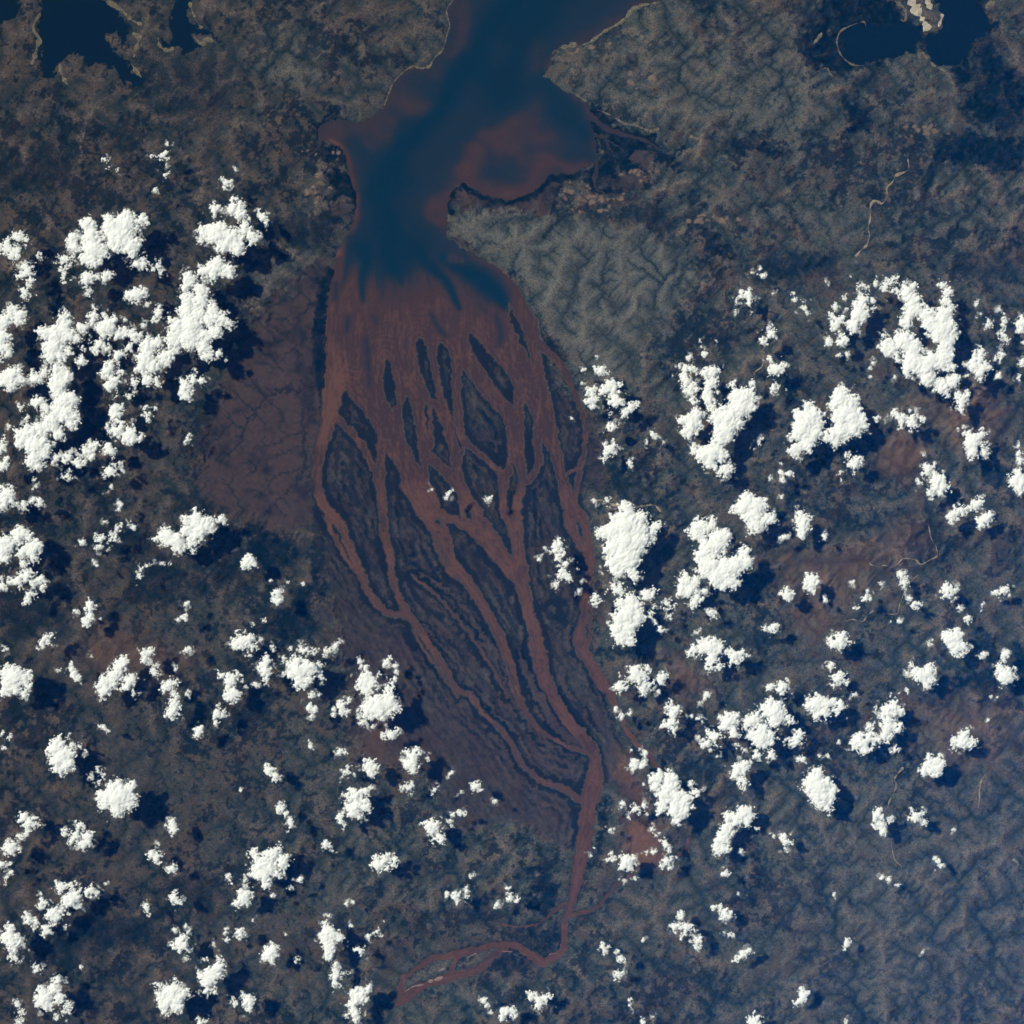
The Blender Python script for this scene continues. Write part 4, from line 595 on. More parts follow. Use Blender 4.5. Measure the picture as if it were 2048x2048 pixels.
def smooth_chain(pts, sub=5):
    """Catmull-Rom through (x, y, w)"""
    P = [np.array(p, float) for p in pts]
    if len(P) < 3: sub_pts = P
    else:
        sub_pts = []
        Q = [2 * P[0] - P[1]] + P + [2 * P[-1] - P[-2]]
        for i in range(1, len(Q) - 2):
            a, b, c, d = Q[i - 1:i + 3]
            for k in range(sub):
                t = k / sub
                sub_pts.append(.5 * ((2 * b) + (c - a) * t + (2 * a - 5 * b + 4 * c - d) * t * t + (3 * b - a - 3 * c + d) * t ** 3))
        sub_pts.append(P[-1])
    return np.array(sub_pts)


def win(x0, x1, y0, y1):
    i0 = max(0, int((x0 - X0) / STEP)); i1 = min(N, int((x1 - X0) / STEP) + 2)
    j0 = max(0, int((y0 - X0) / STEP)); j1 = min(N, int((y1 - X0) / STEP) + 2)
    return i0, i1, j0, j1


def stroke_sdf(chain, reach, field=None):
    """signed distance (negative inside) to a stroke of varying width, up to reach"""
    if field is None: field = np.full((N, N), reach, np.float32)
    C = smooth_chain(chain)
    for (xa, ya, wa), (xb, yb, wb) in zip(C[:-1], C[1:]):
        m = reach + max(wa, wb) / 2
        i0, i1, j0, j1 = win(min(xa, xb) - m, max(xa, xb) + m, min(ya, yb) - m, max(ya, yb) + m)
        if i1 <= i0 or j1 <= j0: continue
        x, y = WX[j0:j1, i0:i1], WY[j0:j1, i0:i1]
        dx, dy = xb - xa, yb - ya
        L = dx * dx + dy * dy + 1e-9
        t = np.clip(((x - xa) * dx + (y - ya) * dy) / L, 0, 1)
        d = np.hypot(x - xa - t * dx, y - ya - t * dy) - .5 * (wa + (wb - wa) * t)
        np.minimum(field[j0:j1, i0:i1], d, out=field[j0:j1, i0:i1])
    return field


def poly_sdf(poly, reach):
    P = np.array([p[:2] for p in poly])
    f = stroke_sdf([(a, b, 0.0) for a, b in np.vstack([P, P[:1]])][:2], reach)   # start
    f[:] = reach
    Q = np.vstack([P, P[:1]])
    inside = np.zeros((N, N), bool)
    i0, i1, j0, j1 = win(P[:, 0].min() - 20, P[:, 0].max() + 20, P[:, 1].min() - 20, P[:, 1].max() + 20)
    x, y = WX[j0:j1, i0:i1], WY[j0:j1, i0:i1]
    ins = inside[j0:j1, i0:i1]
    for (xa, ya), (xb, yb) in zip(Q[:-1], Q[1:]):
        if ya != yb:
            c = ((ya > y) != (yb > y)) & (x < (xb - xa) * (y - ya) / (yb - ya) + xa)
            ins ^= c
        m = reach
        a0, a1, b0, b1 = win(min(xa, xb) - m, max(xa, xb) + m, min(ya, yb) - m, max(ya, yb) + m)
        if a1 <= a0 or b1 <= b0: continue
        xx, yy = WX[b0:b1, a0:a1], WY[b0:b1, a0:a1]
        dx, dy = xb - xa, yb - ya
        t = np.clip(((xx - xa) * dx + (yy - ya) * dy) / (dx * dx + dy * dy + 1e-9), 0, 1)
        d = np.hypot(xx - xa - t * dx, yy - ya - t * dy)
        np.minimum(f[b0:b1, a0:a1], d, out=f[b0:b1, a0:a1])
    return np.where(inside, -f, f)


NZ_A = spectral(N, 2.6, 1, lo=12, hi=420)
NZ_B = spectral(N, 2.6, 2, lo=12, hi=420)
NZ_C = spectral(N, 2.2, 3, lo=60, hi=500)
NZ_D = spectral(N, 2.2, 4, lo=60, hi=500)
# shorelines wander a little: small domain warp
WX = PX + 1.1 * NZ_C + 1.2 * NZ_A
WY = PY + 1.1 * NZ_D + 1.2 * NZ_B

REACH = 90.0
est = poly_sdf(ESTUARY, REACH)
for p in ISLAND_POLYS:
    est = np.maximum(est, -poly_sdf(multi(p, 2), REACH))
chan = np.full((N, N), REACH, np.float32)
for c in CHANNELS:
    stroke_sdf(multi(c, 3), REACH, chan)
WX2, WY2 = WX, WY
WX = PX + 3.0 * NZ_C + 2.5 * NZ_A; WY = PY + 3.0 * NZ_D + 2.5 * NZ_B
lake = np.full((N, N), REACH)
for p in LAKES:
    lake = np.minimum(lake, poly_sdf(multi(p, 2), REACH))
shore = np.minimum(np.minimum(est, chan), lake)        # >0 land, <0 water, photo pixels

# ---- painted land cover
WX = PX + 7.0 * NZ_A + 3.5 * NZ_C; WY = PY + 7.0 * NZ_B + 3.5 * NZ_D
cover = {k: np.zeros((N, N)) for k in ('veg', 'mud', 'bare', 'red', 'delta', 'rust')}
for layer, val, soft, p in COVER_POLY:
    d = poly_sdf(multi(p, 2), REACH)
    m = val * (1 - sstep(-soft, soft, d))
    cover[layer] = np.maximum(cover[layer], m) if layer != 'mud' or True else m
    if layer == 'mud': cover['veg'] = cover['veg'] * (1 - .9 * m / max(val, .01) * (soft < 20))
WX = PX + 2.2 * NZ_A + 2.2 * NZ_C; WY = PY + 2.2 * NZ_B + 2.2 * NZ_D
def widen(layer, p):
    k = 2.0 if layer == 'mud' else 1.6 if p[:2] == '11' else 1.0
    return [(x, y, w * k) for x, y, w in multi(p, 3)]


strand = np.zeros((N, N))
for layer, val, p in COVER_LINE:
    d = stroke_sdf(widen(layer, p), 24)
    if layer == 'mud': strand = np.maximum(strand, val * (1 - sstep(-3, 3, d)))
    cover[layer] = np.maximum(cover[layer], val * (1 - sstep(-4, 4, d)))
WX, WY = WX2, WY2

delta = cover['delta']
# dark mangrove fringe along the delta waters
fr = sstep(1, 4, shore) * (1 - sstep(10 + 4 * np.clip(NZ_A, -1.3, 1.3), 18 + 5 * np.clip(NZ_A, -1.3, 1.3), shore)) * np.clip(delta * 1.2, 0, 1)
STREAK = spectral(N, 2.0, 9, lo=14, hi=300, ani=(.22, 1.0))
# shear the streaks so they follow the channels
sh = np.clip((np.arange(N) * STEP + X0 - 560), 0, 1200) ** 1.25 * .09
idx = (np.arange(N)[None, :] - (sh[:, None] / STEP).astype(int)) % N
STREAK = np.take_along_axis(STREAK, idx, axis=1)
inner = delta * sstep(12, 26, shore)
levee = (1 - sstep(38, 62, shore)) * np.sin(shore / 2.9 + 1.1 * NZ_A) * (.45 + .55 * sstep(-1, 1, spectral(N, 2.6, 64, lo=8, hi=60)))
islandy = (1 - sstep(1150, 1260, PY))
veg_delta = np.clip(.47 + .12 * STREAK + .26 * levee + .05 * NZ_C - .12 * sstep(1000, 1400, PY) + .10 * islandy, 0, 1) * delta
cover['veg'] = np.maximum(np.where(delta > .02, cover['veg'], cover['veg']), np.maximum(fr * .84, veg_delta * sstep(4, 12, shore)))
edge_dark = (1 - sstep(2, 9, np.abs(box_blur(strand, 3) - .25) * 30)) * .5
cover['veg'] = np.clip(cover['veg'] + edge_dark * delta * .6, 0, 1) * (1 - .9 * strand)
cover['mud'] = np.clip(np.maximum(cover['mud'], delta * np.clip(.68 + .15 * NZ_A, .45, 1)) , 0, 1)

# ---- drainage: priority flood gives every cell its way down to water or the map edge
t_h = spectral(N, 3.0, 21, lo=7, hi=260)
mudw = sstep(.25, .95, cover['mud']) * (1 - delta)
H0 = .55 * t_h + .30 * spectral(N, 2.0, 22, lo=40, hi=420) + .42 * np.random.default_rng(77).random((N, N)) + np.clip(shore, 0, 60) * .02 + .004 * np.clip(620 - PX, 0, 300) * mudw

OFFS = [(-1, 0), (1, 0), (0, -1), (0, 1), (-1, -1), (-1, 1), (1, -1), (1, 1)]


def route(h, out):
    """every cell's way down to an outlet (priority flood); also the order from outlets upward"""
    n = h.shape[0]
    hl = h.ravel().tolist(); seen = out.ravel().tolist(); pl = [-1] * (n * n)
    rl = RNG.random(n * n).tolist()
    for k in range(n):                       # a closed rim saves the bounds test
        seen[k] = seen[n * n - 1 - k] = seen[k * n] = seen[k * n + n - 1] = True
    heap = [(hl[i], i) for i in np.flatnonzero(out.ravel()).tolist()]
    heapq.heapify(heap)
    push, pop = heapq.heappush, heapq.heappop
    order = []
    ds = [dr * n + dc for dr, dc in OFFS]
    while heap:
        hh, i = pop(heap); order.append(i)
        if i < n or i >= n * n - n or i % n == 0 or i % n == n - 1: 
            continue
        for d in ds:
            j = i + d
            if not seen[j]:
                seen[j] = True; pl[j] = i
                v = hl[j]
                push(heap, (v if v > hh else hh + .02 * rl[j], j))
    return pl, order


def erode(h, out, rounds, kdt, lift):
    n = h.shape[0]
    for _ in range(rounds):
        pl, order = route(h, out)
        acc = [1.0] * (n * n)
        for i in reversed(order):
            p = pl[i]
            if p >= 0: acc[p] += acc[i]
        hl = (h + lift).ravel().tolist()
        for i in order:
            p = pl[i]
            if p < 0: hl[i] = 0.0
            else:
                f = kdt * acc[i] ** .5
                hl[i] = (hl[i] + f * hl[p]) / (1 + f)
        h = np.array(hl).reshape(n, n)
        h = np.where(out, 0, .94 * h + .06 * box_blur(h, 1))
    return h, np.array(acc).reshape(n, n)


def coarse(a, m):
    n = N // m
    return a[:n * m:m, :n * m:m]


trunk = np.full((N, N), 20.0, np.float32)
for layer, val, p in COVER_LINE:
    if layer == 'veg' and p[:2] in ('20', '21', '31', '32', '33', '11', '10'): stroke_sdf([(x, y, 1.5) for x, y, w in multi(p, 3)], 8, trunk)


def outlets(m):
    o = (coarse(shore, m) < 0) | (coarse(trunk, m) < m * STEP * .55)
    o[1, 1:-1] = o[-2, 1:-1] = True; o[1:-1, 1] = o[1:-1, -2] = True
    o[0, :] = o[-1, :] = True; o[:, 0] = o[:, -1] = True
    return o


def resize(a, n):
    u = np.clip(np.arange(n) * a.shape[0] / n, 0, a.shape[0] - 1.001); k = u.astype(int); f = u - k
    b = a[k] * (1 - f)[:, None] + a[k + 1] * f[:, None]
    return b[:, k] * (1 - f)[None, :] + b[:, k + 1] * f[None, :]


M = 2
Nf = N // M
h4, _ = erode(coarse(H0, 5) * .8 + 3, outlets(5), 7, .35, 1.0)
h2 = resize(h4, Nf) * 1.6 + coarse(.55 * np.random.default_rng(78).standard_normal((N, N)), M)
h2, acc = erode(h2, outlets(M), 4, .30, .6)
acc[outlets(M)] = 1
relief = h2 - box_blur(box_blur(h2, 6), 6)
relief = np.clip(relief / relief.std(), -3, 3)
la = np.log(acc) + .8 * coarse(cover['bare'], M) + .7 * coarse(mudw, M)
dr1 = sstep(2.2, 4.6, la) * .6 + sstep(4.2, 7.5, la) * .4


def up(a):
    """coarse drainage grid back to the map grid, bilinear"""
    u = np.clip(np.arange(N) / M, 0, Nf - 1.001); k = u.astype(int); f = u - k
    b = a[k] * (1 - f)[:, None] + a[k + 1] * f[:, None]
    return b[:, k] * (1 - f)[None, :] + b[:, k + 1] * f[None, :]


drain_thin = up(dr1)
drain_wide = up(box_blur(np.where(np.log(acc) > 5.2, np.clip((np.log(acc) - 5.0) / 3, 0, 1), 0), 1)) * 1.6
drain = np.clip(np.maximum(drain_thin * 1.15, drain_wide), 0, 1) * sstep(0, 6, shore)
valley = up(box_blur(dr1, 2))

# ---- heights (1 unit = 300 m, relief a little above true so that it reads)
big_patch = np.clip(spectral(N, 2.6, 71, lo=4, hi=60), -1.5, 1.5)
rough_land = np.clip(.30 + .42 * sstep(900, 1700, PX) * (.75 + .4 * big_patch) + .05 * cover['bare'] + .16 * t_h, .15, 1.1)
rel = up(box_blur(relief, 1) * .25 + relief * .75)
hill = .42 + .24 * rel * rough_land + .04 * NZ_A + .10 * t_h
low = 1 - sstep(-1.3, .5, rel)
hill = np.maximum(hill, .02) * sstep(2, 70, shore) * (1 - .95 * np.maximum(delta, mudw))
Z = .02 * np.clip(shore, -7, 6) + hill + np.maximum(delta, mudw) * (.012 * NZ_C + .008 * NZ_A) * sstep(3, 10, shore)

# ---- cover noise
big = spectral(N, 2.4, 31, lo=4, hi=200)
mid = spectral(N, 1.7, 32, lo=24, hi=420)
fine = spectral(N, 1.0, 33, lo=90, hi=560)
gen = np.clip(.30 + .18 * big + .22 * mid + .05 * (800 - PX) / 800, 0, 1)       # scattered woodland
wood = sstep(.40, .60, gen) * (1 - .75 * cover['bare']) * (1 - delta) * (1 - mudw)
cover['veg'] = np.maximum(cover['veg'], mudw * np.clip(.10 + .34 * sstep(560, 630, PX) + .20 * spectral(N, 2.2, 63, lo=10, hi=200), 0, .8))
veg = np.clip(np.maximum(cover['veg'] * np.clip(.93 + .10 * mid * (1 - delta), .6, 1.1), wood * .7), 0, 1)
red = np.clip(np.maximum(cover['red'], .25 + .75 * sstep(.1, .9, spectral(N, 2.3, 35, lo=5, hi=260))) * (1 - .5 * cover['bare']), 0, 1)
west = 1 - sstep(300, 1300, PX + .15 * PY)  # west weight for the vignette and haze gradient painted into the land colour
# town and field blotches
field = np.zeros((N, N))
rb = random.Random(5)
for cx_, cy_, sx_, sy_, n_ in ((1180, 398, 52, 18, 34), (1420, 440, 40, 6, 14), (1395, 272, 24, 14, 8), (1160, 96, 40, 24, 10), (1280, 160, 40, 20, 8),
                               (640, 375, 20, 30, 12), (1270, 350, 20, 20, 10), (1850, 262, 60, 14, 14), (690, 300, 60, 10, 10)):
    for _ in range(n_):
        x_, y_, r_ = rb.gauss(cx_, sx_ * .6), rb.gauss(cy_, sy_ * .6), rb.uniform(1.8, 4.2)
        i0, i1, j0, j1 = win(x_ - 12, x_ + 12, y_ - 12, y_ + 12)
        d = np.hypot((WX[j0:j1, i0:i1] - x_) / rb.uniform(.8, 1.8), WY[j0:j1, i0:i1] - y_) - r_
        field[j0:j1, i0:i1] = np.maximum(field[j0:j1, i0:i1], 1 - sstep(-1.5, 1.5, d))
field *= sstep(4, 8, shore)

# ---- water colour: how much red laterite mud it carries
y_f = PY + 15 * np.clip(spectral(N, 1.9, 41, lo=24, hi=190, ani=(.09, 1)), -2.2, 2.2)
fing = np.abs(np.clip(spectral(N, 2.0, 48, lo=5, hi=120, ani=(1, .02)), -2.5, 2.5))
y_f = y_f - 26 * np.clip(1.1 - fing, 0, 1.1) * (np.abs(PX - 800) < 190)
SW1, SW2 = spectral(N, 3.2, 45, lo=6, hi=90), spectral(N, 3.2, 46, lo=6, hi=90)
sed = .24 + .60 * sstep(478, 506, y_f)


def press(val, chain, soft=1.0, curl=1.0, lower=False):
    global sed
    C = smooth_chain(multi(chain, 3))
    best = np.zeros((N, N))
    for (xa, ya, wa), (xb, yb, wb) in zip(C[:-1], C[1:]):
        m = max(wa, wb) * K * 0 + max(wa, wb) * 2.2 * soft
        i0, i1, j0, j1 = win(min(xa, xb) - m, max(xa, xb) + m, min(ya, yb) - m, max(ya, yb) + m)
        if i1 <= i0 or j1 <= j0: continue
        x = PX[j0:j1, i0:i1] + curl * (8 if val < .9 else 2) * SW1[j0:j1, i0:i1]; y = PY[j0:j1, i0:i1] + curl * (10 if val < .9 else 2) * SW2[j0:j1, i0:i1]
        dx, dy = xb - xa, yb - ya
        t = np.clip(((x - xa) * dx + (y - ya) * dy) / (dx * dx + dy * dy + 1e-9), 0, 1)
        w = wa + (wb - wa) * t
        g = np.exp(-(np.hypot(x - xa - t * dx, y - ya - t * dy) / w) ** 2 * 1.1)
        np.maximum(best[j0:j1, i0:i1], g, out=best[j0:j1, i0:i1])
    step = (val - sed) * np.clip(best * 1.15, 0, 1)
    sed += np.minimum(step, 0) if lower else step


near = np.exp(np.clip(shore, -90, 0) / 17.0) * (1 - sstep(470, 520, PY))
sed += (.62 - sed) * np.clip(near * .8 * (1 + .3 * NZ_A), 0, 1)
for v, c in SEDIMENT: press(v, c)
for v, c in FAN_DARK: press(v, c, curl=.25)
rf = random.Random(12)
for k in range(20):                       # thin tongues of clear water feathering into the silt
    x_ = 700 + k * 46 + rf.uniform(-16, 16); ln = rf.uniform(90, 330); sl = (x_ - 1010) / 1000 * .75; w_ = rf.uniform(7, 17)
    press(rf.uniform(.10, .38), f'11: {x_ - sl * 30} -130 {w_ * 2.2} {x_} -20 {w_ * 1.5} {x_ + sl * ln * .4} {ln * .4} {w_} {x_ + sl * ln} {ln} {w_ * .35}', curl=.2, lower=True)
flow = spectral(N, 2.2, 43, lo=14, hi=170, ani=(.16, 1.0))
sed = box_blur(sed, 2)
fanw = sstep(480, 620, PY)
sed = np.clip(sed + (.038 * flow * fanw + .05 * spectral(N, 2.8, 47, lo=8, hi=160, ani=(1, .6)) * (1 - fanw)) * sstep(.02, .5, sed) + .012 * NZ_C, 0, 1)
sed = np.maximum(sed, sstep(820, 1000, PY) * .93)
sed = np.clip(sed + (.05 * np.sin(shore / 1.7 + 1.6 * NZ_A) + .035 * NZ_A) * sstep(560, 760, PY), 0, 1)
sed = np.where(lake < np.minimum(est, chan), 0.0, sed)
deep = np.where(lake < np.minimum(est, chan), 1.0, 0.0)

# ---------------------------------------------------------------- materials
def nodes_of(name):
    m = bpy.data.materials.new(name); m.use_nodes = True
    nt = m.node_tree
    return m, nt, nt.nodes['Principled BSDF']


def attr(nt, name):
    n = nt.nodes.new('ShaderNodeAttribute'); n.attribute_name = name
    return n.outputs['Fac']


def mixc(nt, fac, a, b):
    n = nt.nodes.new('ShaderNodeMix'); n.data_type = 'RGBA'
    for s, v in ((n.inputs[0], fac), (n.inputs[6], a), (n.inputs[7], b)):
        if hasattr(v, 'node'): nt.links.new(v, s)
        else: s.default_value = v if not isinstance(v, tuple) else (*v, 1)
    return n.outputs[2]


def math_(nt, op, a, b=0.0, clamp=False):
    n = nt.nodes.new('ShaderNodeMath'); n.operation = op; n.use_clamp = clamp
    for s, v in ((n.inputs[0], a), (n.inputs[1], b)):
        if hasattr(v, 'node'): nt.links.new(v, s)
        else: s.default_value = v
    return n.outputs[0]


def noise(nt, scale, detail=4, rough=.6, dist=0.0):
    tc = nt.nodes.new('ShaderNodeTexCoord')
    n = nt.nodes.new('ShaderNodeTexNoise')
    n.inputs['Scale'].default_value = scale; n.inputs['Detail'].default_value = detail
    n.inputs['Roughness'].default_value = rough; n.inputs['Distortion'].default_value = dist
    nt.links.new(tc.outputs['Object'], n.inputs['Vector'])
    return n.outputs['Fac']


def ramp(nt, fac, a, b):
    n = nt.nodes.new('ShaderNodeMapRange'); n.inputs[1].default_value = a; n.inputs[2].default_value = b
    nt.links.new(fac, n.inputs[0])
    return n.outputs[0]


def rough_only(b, r=1.0):
    b.inputs['Roughness'].default_value = r
    b.inputs['Specular IOR Level'].default_value = 0.0


GRASS_A, GRASS_B = (.104, .098, .066), (.031, .049, .044)
RED_SOIL = (.078, .054, .032)
WOOD_C, MANG = (.008, .018, .013), (.002, .007, .006)
BARE = (.128, .124, .098)
MUD, MUD_B = (.066, .039, .026), (.040, .030, .024)


def make_land():
    m, nt, b = nodes_of('savanna_ground')
    rough_only(b)
    n1 = noise(nt, 1.1, 5, .65); n2 = noise(nt, 3.3, 3, .7, .4); n3 = noise(nt, .35, 4, .6)
    c = mixc(nt, ramp(nt, n1, .35, .65), GRASS_B, GRASS_A)
    c = mixc(nt, math_(nt, 'MULTIPLY', attr(nt, 'west_dim'), .70), c, mixc(nt, ramp(nt, n1, .3, .7), (.017, .018, .016), (.056, .040, .030)))  # darker, browner west: vignetting and haze falloff put into the ground colour
    c = mixc(nt, math_(nt, 'MULTIPLY', attr(nt, 'ridge'), ramp(nt, n1, .2, .6), True), c, (.165, .118, .080))
    c = mixc(nt, math_(nt, 'MULTIPLY', attr(nt, 'red'), ramp(nt, n3, .3, .6), True), c, RED_SOIL)
    c = mixc(nt, math_(nt, 'MULTIPLY', attr(nt, 'bare'), ramp(nt, n2, .1, .6), True), c, BARE)
    c = mixc(nt, attr(nt, 'mud'), c, mixc(nt, ramp(nt, n1, .3, .7), MUD_B, MUD))
    # speckle of shrubs and clearings
    sp = ramp(nt, n2, .44, .58)
    c = mixc(nt, math_(nt, 'MULTIPLY', sp, math_(nt, 'SUBTRACT', .58, math_(nt, 'MULTIPLY', attr(nt, 'flat'), .55)), True), c, WOOD_C)
    c = mixc(nt, math_(nt, 'MULTIPLY', attr(nt, 'drain'), .85, True), c, WOOD_C)
    v = math_(nt, 'ADD', attr(nt, 'veg'), math_(nt, 'MULTIPLY', math_(nt, 'SUBTRACT', n2, .5), math_(nt, 'SUBTRACT', .5, math_(nt, 'MULTIPLY', attr(nt, 'flat'), .35))))
    v = math_(nt, 'MULTIPLY', v, math_(nt, 'GREATER_THAN', attr(nt, 'veg'), .03))
    c = mixc(nt, ramp(nt, v, .05, .95), c, MANG)
    c = mixc(nt, math_(nt, 'MULTIPLY', attr(nt, 'rust'), ramp(nt, n2, .2, .6), True), c, (.150, .072, .034))
    c = mixc(nt, attr(nt, 'field'), c, (.15, .105, .065))
    nt.links.new(c, b.inputs['Base Color'])
    return m


def make_water():
    m, nt, b = nodes_of('silty_water')
    b.inputs['Roughness'].default_value = .12
    b.inputs['Specular IOR Level'].default_value = .08
    n1 = noise(nt, 1.6, 4, .6)
    s = math_(nt, 'ADD', attr(nt, 'sediment'), math_(nt, 'MULTIPLY', math_(nt, 'SUBTRACT', n1, .5), .06))
    r = nt.nodes.new('ShaderNodeValToRGB'); nt.links.new(s, r.inputs[0])
    e = r.color_ramp.elements
    e[0].position = 0; e[0].color = (.003, .018, .027, 1)
    e[1].position = 1; e[1].color = (.098, .047, .025, 1)
    for p, col in ((.3, (.013, .021, .024)), (.6, (.034, .024, .017)), (.82, (.048, .026, .014))):
        k = e.new(p); k.color = (*col, 1)
    c = mixc(nt, attr(nt, 'deep'), r.outputs[0], (.003, .009, .011))
    nt.links.new(c, b.inputs['Base Color'])
    return m


def plain(name, c1, c2, scale):
    m, nt, b = nodes_of(name)
    rough_only(b)
    nt.links.new(mixc(nt, ramp(nt, noise(nt, scale, 4, .7), .35, .65), c1, c2), b.inputs['Base Color'])
    return m


def make_cloud():
    m, nt, b = nodes_of('cumulus')
    rough_only(b)
    b.inputs['Base Color'].default_value = (.93, .95, .90, 1)
    out = nt.nodes['Material Output']
    tl = nt.nodes.new('ShaderNodeBsdfTranslucent'); tl.inputs[0].default_value = (.9, .9, .9, 1)
    tr = nt.nodes.new('ShaderNodeBsdfTransparent')
    m1 = nt.nodes.new('ShaderNodeMixShader'); m1.inputs[0].default_value = .28
    nt.links.new(b.outputs[0], m1.inputs[1]); nt.links.new(tl.outputs[0], m1.inputs[2])
    m2 = nt.nodes.new('ShaderNodeMixShader')
    n = noise(nt, 2.2, 4, .7)
    d = math_(nt, 'ADD', attr(nt, 'thickness'), math_(nt, 'MULTIPLY', math_(nt, 'SUBTRACT', n, .5), 1.0), True)
    d = math_(nt, 'MAXIMUM', d, math_(nt, 'GREATER_THAN', attr(nt, 'thickness'), .98))
    nt.links.new(d, m2.inputs[0]); nt.links.new(tr.outputs[0], m2.inputs[1]); nt.links.new(m1.outputs[0], m2.inputs[2])
    nt.links.new(m2.outputs[0], out.inputs['Surface'])
    return m


M_LAND, M_WATER, M_CLOUD = make_land(), make_water(), make_cloud()
M_SAND = plain('pale_sand', (.17, .145, .085), (.055, .048, .027), 1.8)
M_SPIT = plain('bright_sand', (.46, .40, .30), (.26, .22, .16), 1.4)
M_BAR = plain('river_sand', (.24, .17, .14), (.17, .11, .09), 3.0)
M_BED = plain('dry_bed_sand', (.32, .25, .16), (.12, .10, .06), 1.2)


def tag(o, label=None, cat=None, group=None, kind=None):
    for k, v in (('label', label), ('category', cat), ('group', group), ('kind', kind)):
        if v: o[k] = v
    return o


def grid_mesh(name, V, F, mat, attrs=None, smooth=True):
    me = bpy.data.meshes.new(name)
    me.vertices.add(len(V)); me.vertices.foreach_set('co', np.ascontiguousarray(V, np.float32).ravel())
    F = np.ascontiguousarray(F, np.int32)
    nf, k = F.shape
    me.loops.add(nf * k); me.loops.foreach_set('vertex_index', F.ravel())
    me.polygons.add(nf)
    me.polygons.foreach_set('loop_start', np.arange(0, nf * k, k, dtype=np.int32))
    me.polygons.foreach_set('use_smooth', np.full(nf, smooth))
    me.update(calc_edges=True)
    for an, av in (attrs or {}).items():
        a = me.attributes.new(an, 'FLOAT', 'POINT'); a.data.foreach_set('value', np.ascontiguousarray(av, np.float32))
    me.materials.append(mat)
    o = bpy.data.objects.new(name, me); COL.objects.link(o)
    return o


# ---------------------------------------------------------------- islands, ground, water
ext = np.concatenate([np.arange(9, 420, 9.0), np.arange(440, 1400, 40.0)])
ax = np.concatenate([gx[0] - ext[::-1], gx, gx[-1] + ext])      # the sheet runs on well past the frame
E = len(ext)
ri = np.concatenate([np.round(ext[::-1] / STEP).astype(int) % N, np.arange(N), N - 1 - np.round(ext / STEP).astype(int) % N])
NA = N + 2 * E


def grow(a):
    return a[np.ix_(ri, ri)]


GXX, GYY = np.meshgrid(ax, ax)
zz = grow(Z)
in_map = np.zeros((NA, NA), bool); in_map[E:-E, E:-E] = True
zz = np.where(in_map, zz, np.maximum(zz, .06))
V_ALL = np.stack([wx(GXX), wy(GYY), zz], -1).reshape(-1, 3)
flatness = np.clip(np.maximum(delta, mudw), 0, 1)
LAND_ATTR = {k: grow(a).ravel() for k, a in dict(veg=veg, mud=np.clip(cover['mud'], 0, 1), bare=np.clip(cover['bare'], 0, 1), red=red,
                                                drain=np.clip(np.maximum(drain * np.where(flatness > .4, 1.3, 1.45 + .7 * cover['bare']), .55 * low * (1 - flatness)), 0, 1) * (1 - delta), ridge=np.clip(sstep(.2, 1.6, rel) * (1 - flatness) * (.35 + .65 * rough_land), 0, 1), field=field, rust=cover['rust'], flat=flatness, west_dim=west * (1 - .6 * cover['bare'])).items()}
VID = np.arange(NA * NA).reshape(NA, NA)
QUADS = np.stack([VID[1:, :-1], VID[1:, 1:], VID[:-1, 1:], VID[:-1, :-1]], -1).reshape(-1, 4)
own = np.zeros((NA, NA), np.int32)
land = shore > 0


def cell(px, py):
    return int(round((py - X0) / STEP)), int(round((px - X0) / STEP))


island_ids = []
for k, (seed, label) in enumerate(ISLANDS, 1):
    sx, sy = multi(seed, 2)[0]
    r0, c0 = cell(sx, sy)
    if not land[r0, c0] or own[r0 + E, c0 + E]:
        best = None
        for rr in range(r0 - 5, r0 + 6):
            for cc in range(c0 - 5, c0 + 6):
                if land[rr, cc] and not own[rr + E, cc + E]:
                    dd = (rr - r0) ** 2 + (cc - c0) ** 2
                    if best is None or dd < best[0]: best = (dd, rr, cc)
        if best is None:
            print('ISLAND no land', label); continue
        r0, c0 = best[1:]
    q = deque([(r0, c0)]); comp = {(r0, c0)}; ok = True
    while q:
        r, c = q.popleft()
        for dr, dc in ((1, 0), (-1, 0), (0, 1), (0, -1)):
            t = (r + dr, c + dc)
            if t not in comp and 0 <= t[0] < N and 0 <= t[1] < N and land[t]:
                comp.add(t); q.append(t)
        if len(comp) > 40000: ok = False; break
    if not ok or len(comp) < 12:
        print('ISLAND rejected', len(comp), label); continue
    a = np.array(list(comp))
    msk = np.zeros((NA, NA), bool); msk[a[:, 0] + E, a[:, 1] + E] = True
    for _ in range(2):
        g = msk.copy(); g[1:] |= msk[:-1]; g[:-1] |= msk[1:]; g[:, 1:] |= msk[:, :-1]; g[:, :-1] |= msk[:, 1:]
        ld = np.zeros((NA, NA), bool); ld[E:-E, E:-E] = land
        msk = msk | (g & ~ld & (own == 0))
    own[msk & (own == 0)] = k
    island_ids.append((k, label))
ow = own.ravel()
qo = ow[QUADS]
q_own = np.where((qo == qo[:, :1]).all(1), qo[:, 0], 0)


def sub_mesh(name, faces, mat, attrs, V=V_ALL):
    u, inv = np.unique(faces, return_inverse=True)
    return grid_mesh(name, V[u], inv.reshape(faces.shape), mat, {k: v[u] for k, v in attrs.items()})


g = sub_mesh('ground', QUADS[q_own == 0], M_LAND, LAND_ATTR)
tag(g, kind='structure')
for k, label in island_ids:
    o = sub_mesh('island', QUADS[q_own == k], M_LAND, LAND_ATTR)
    tag(o, label, 'island', 'islands of the river delta')

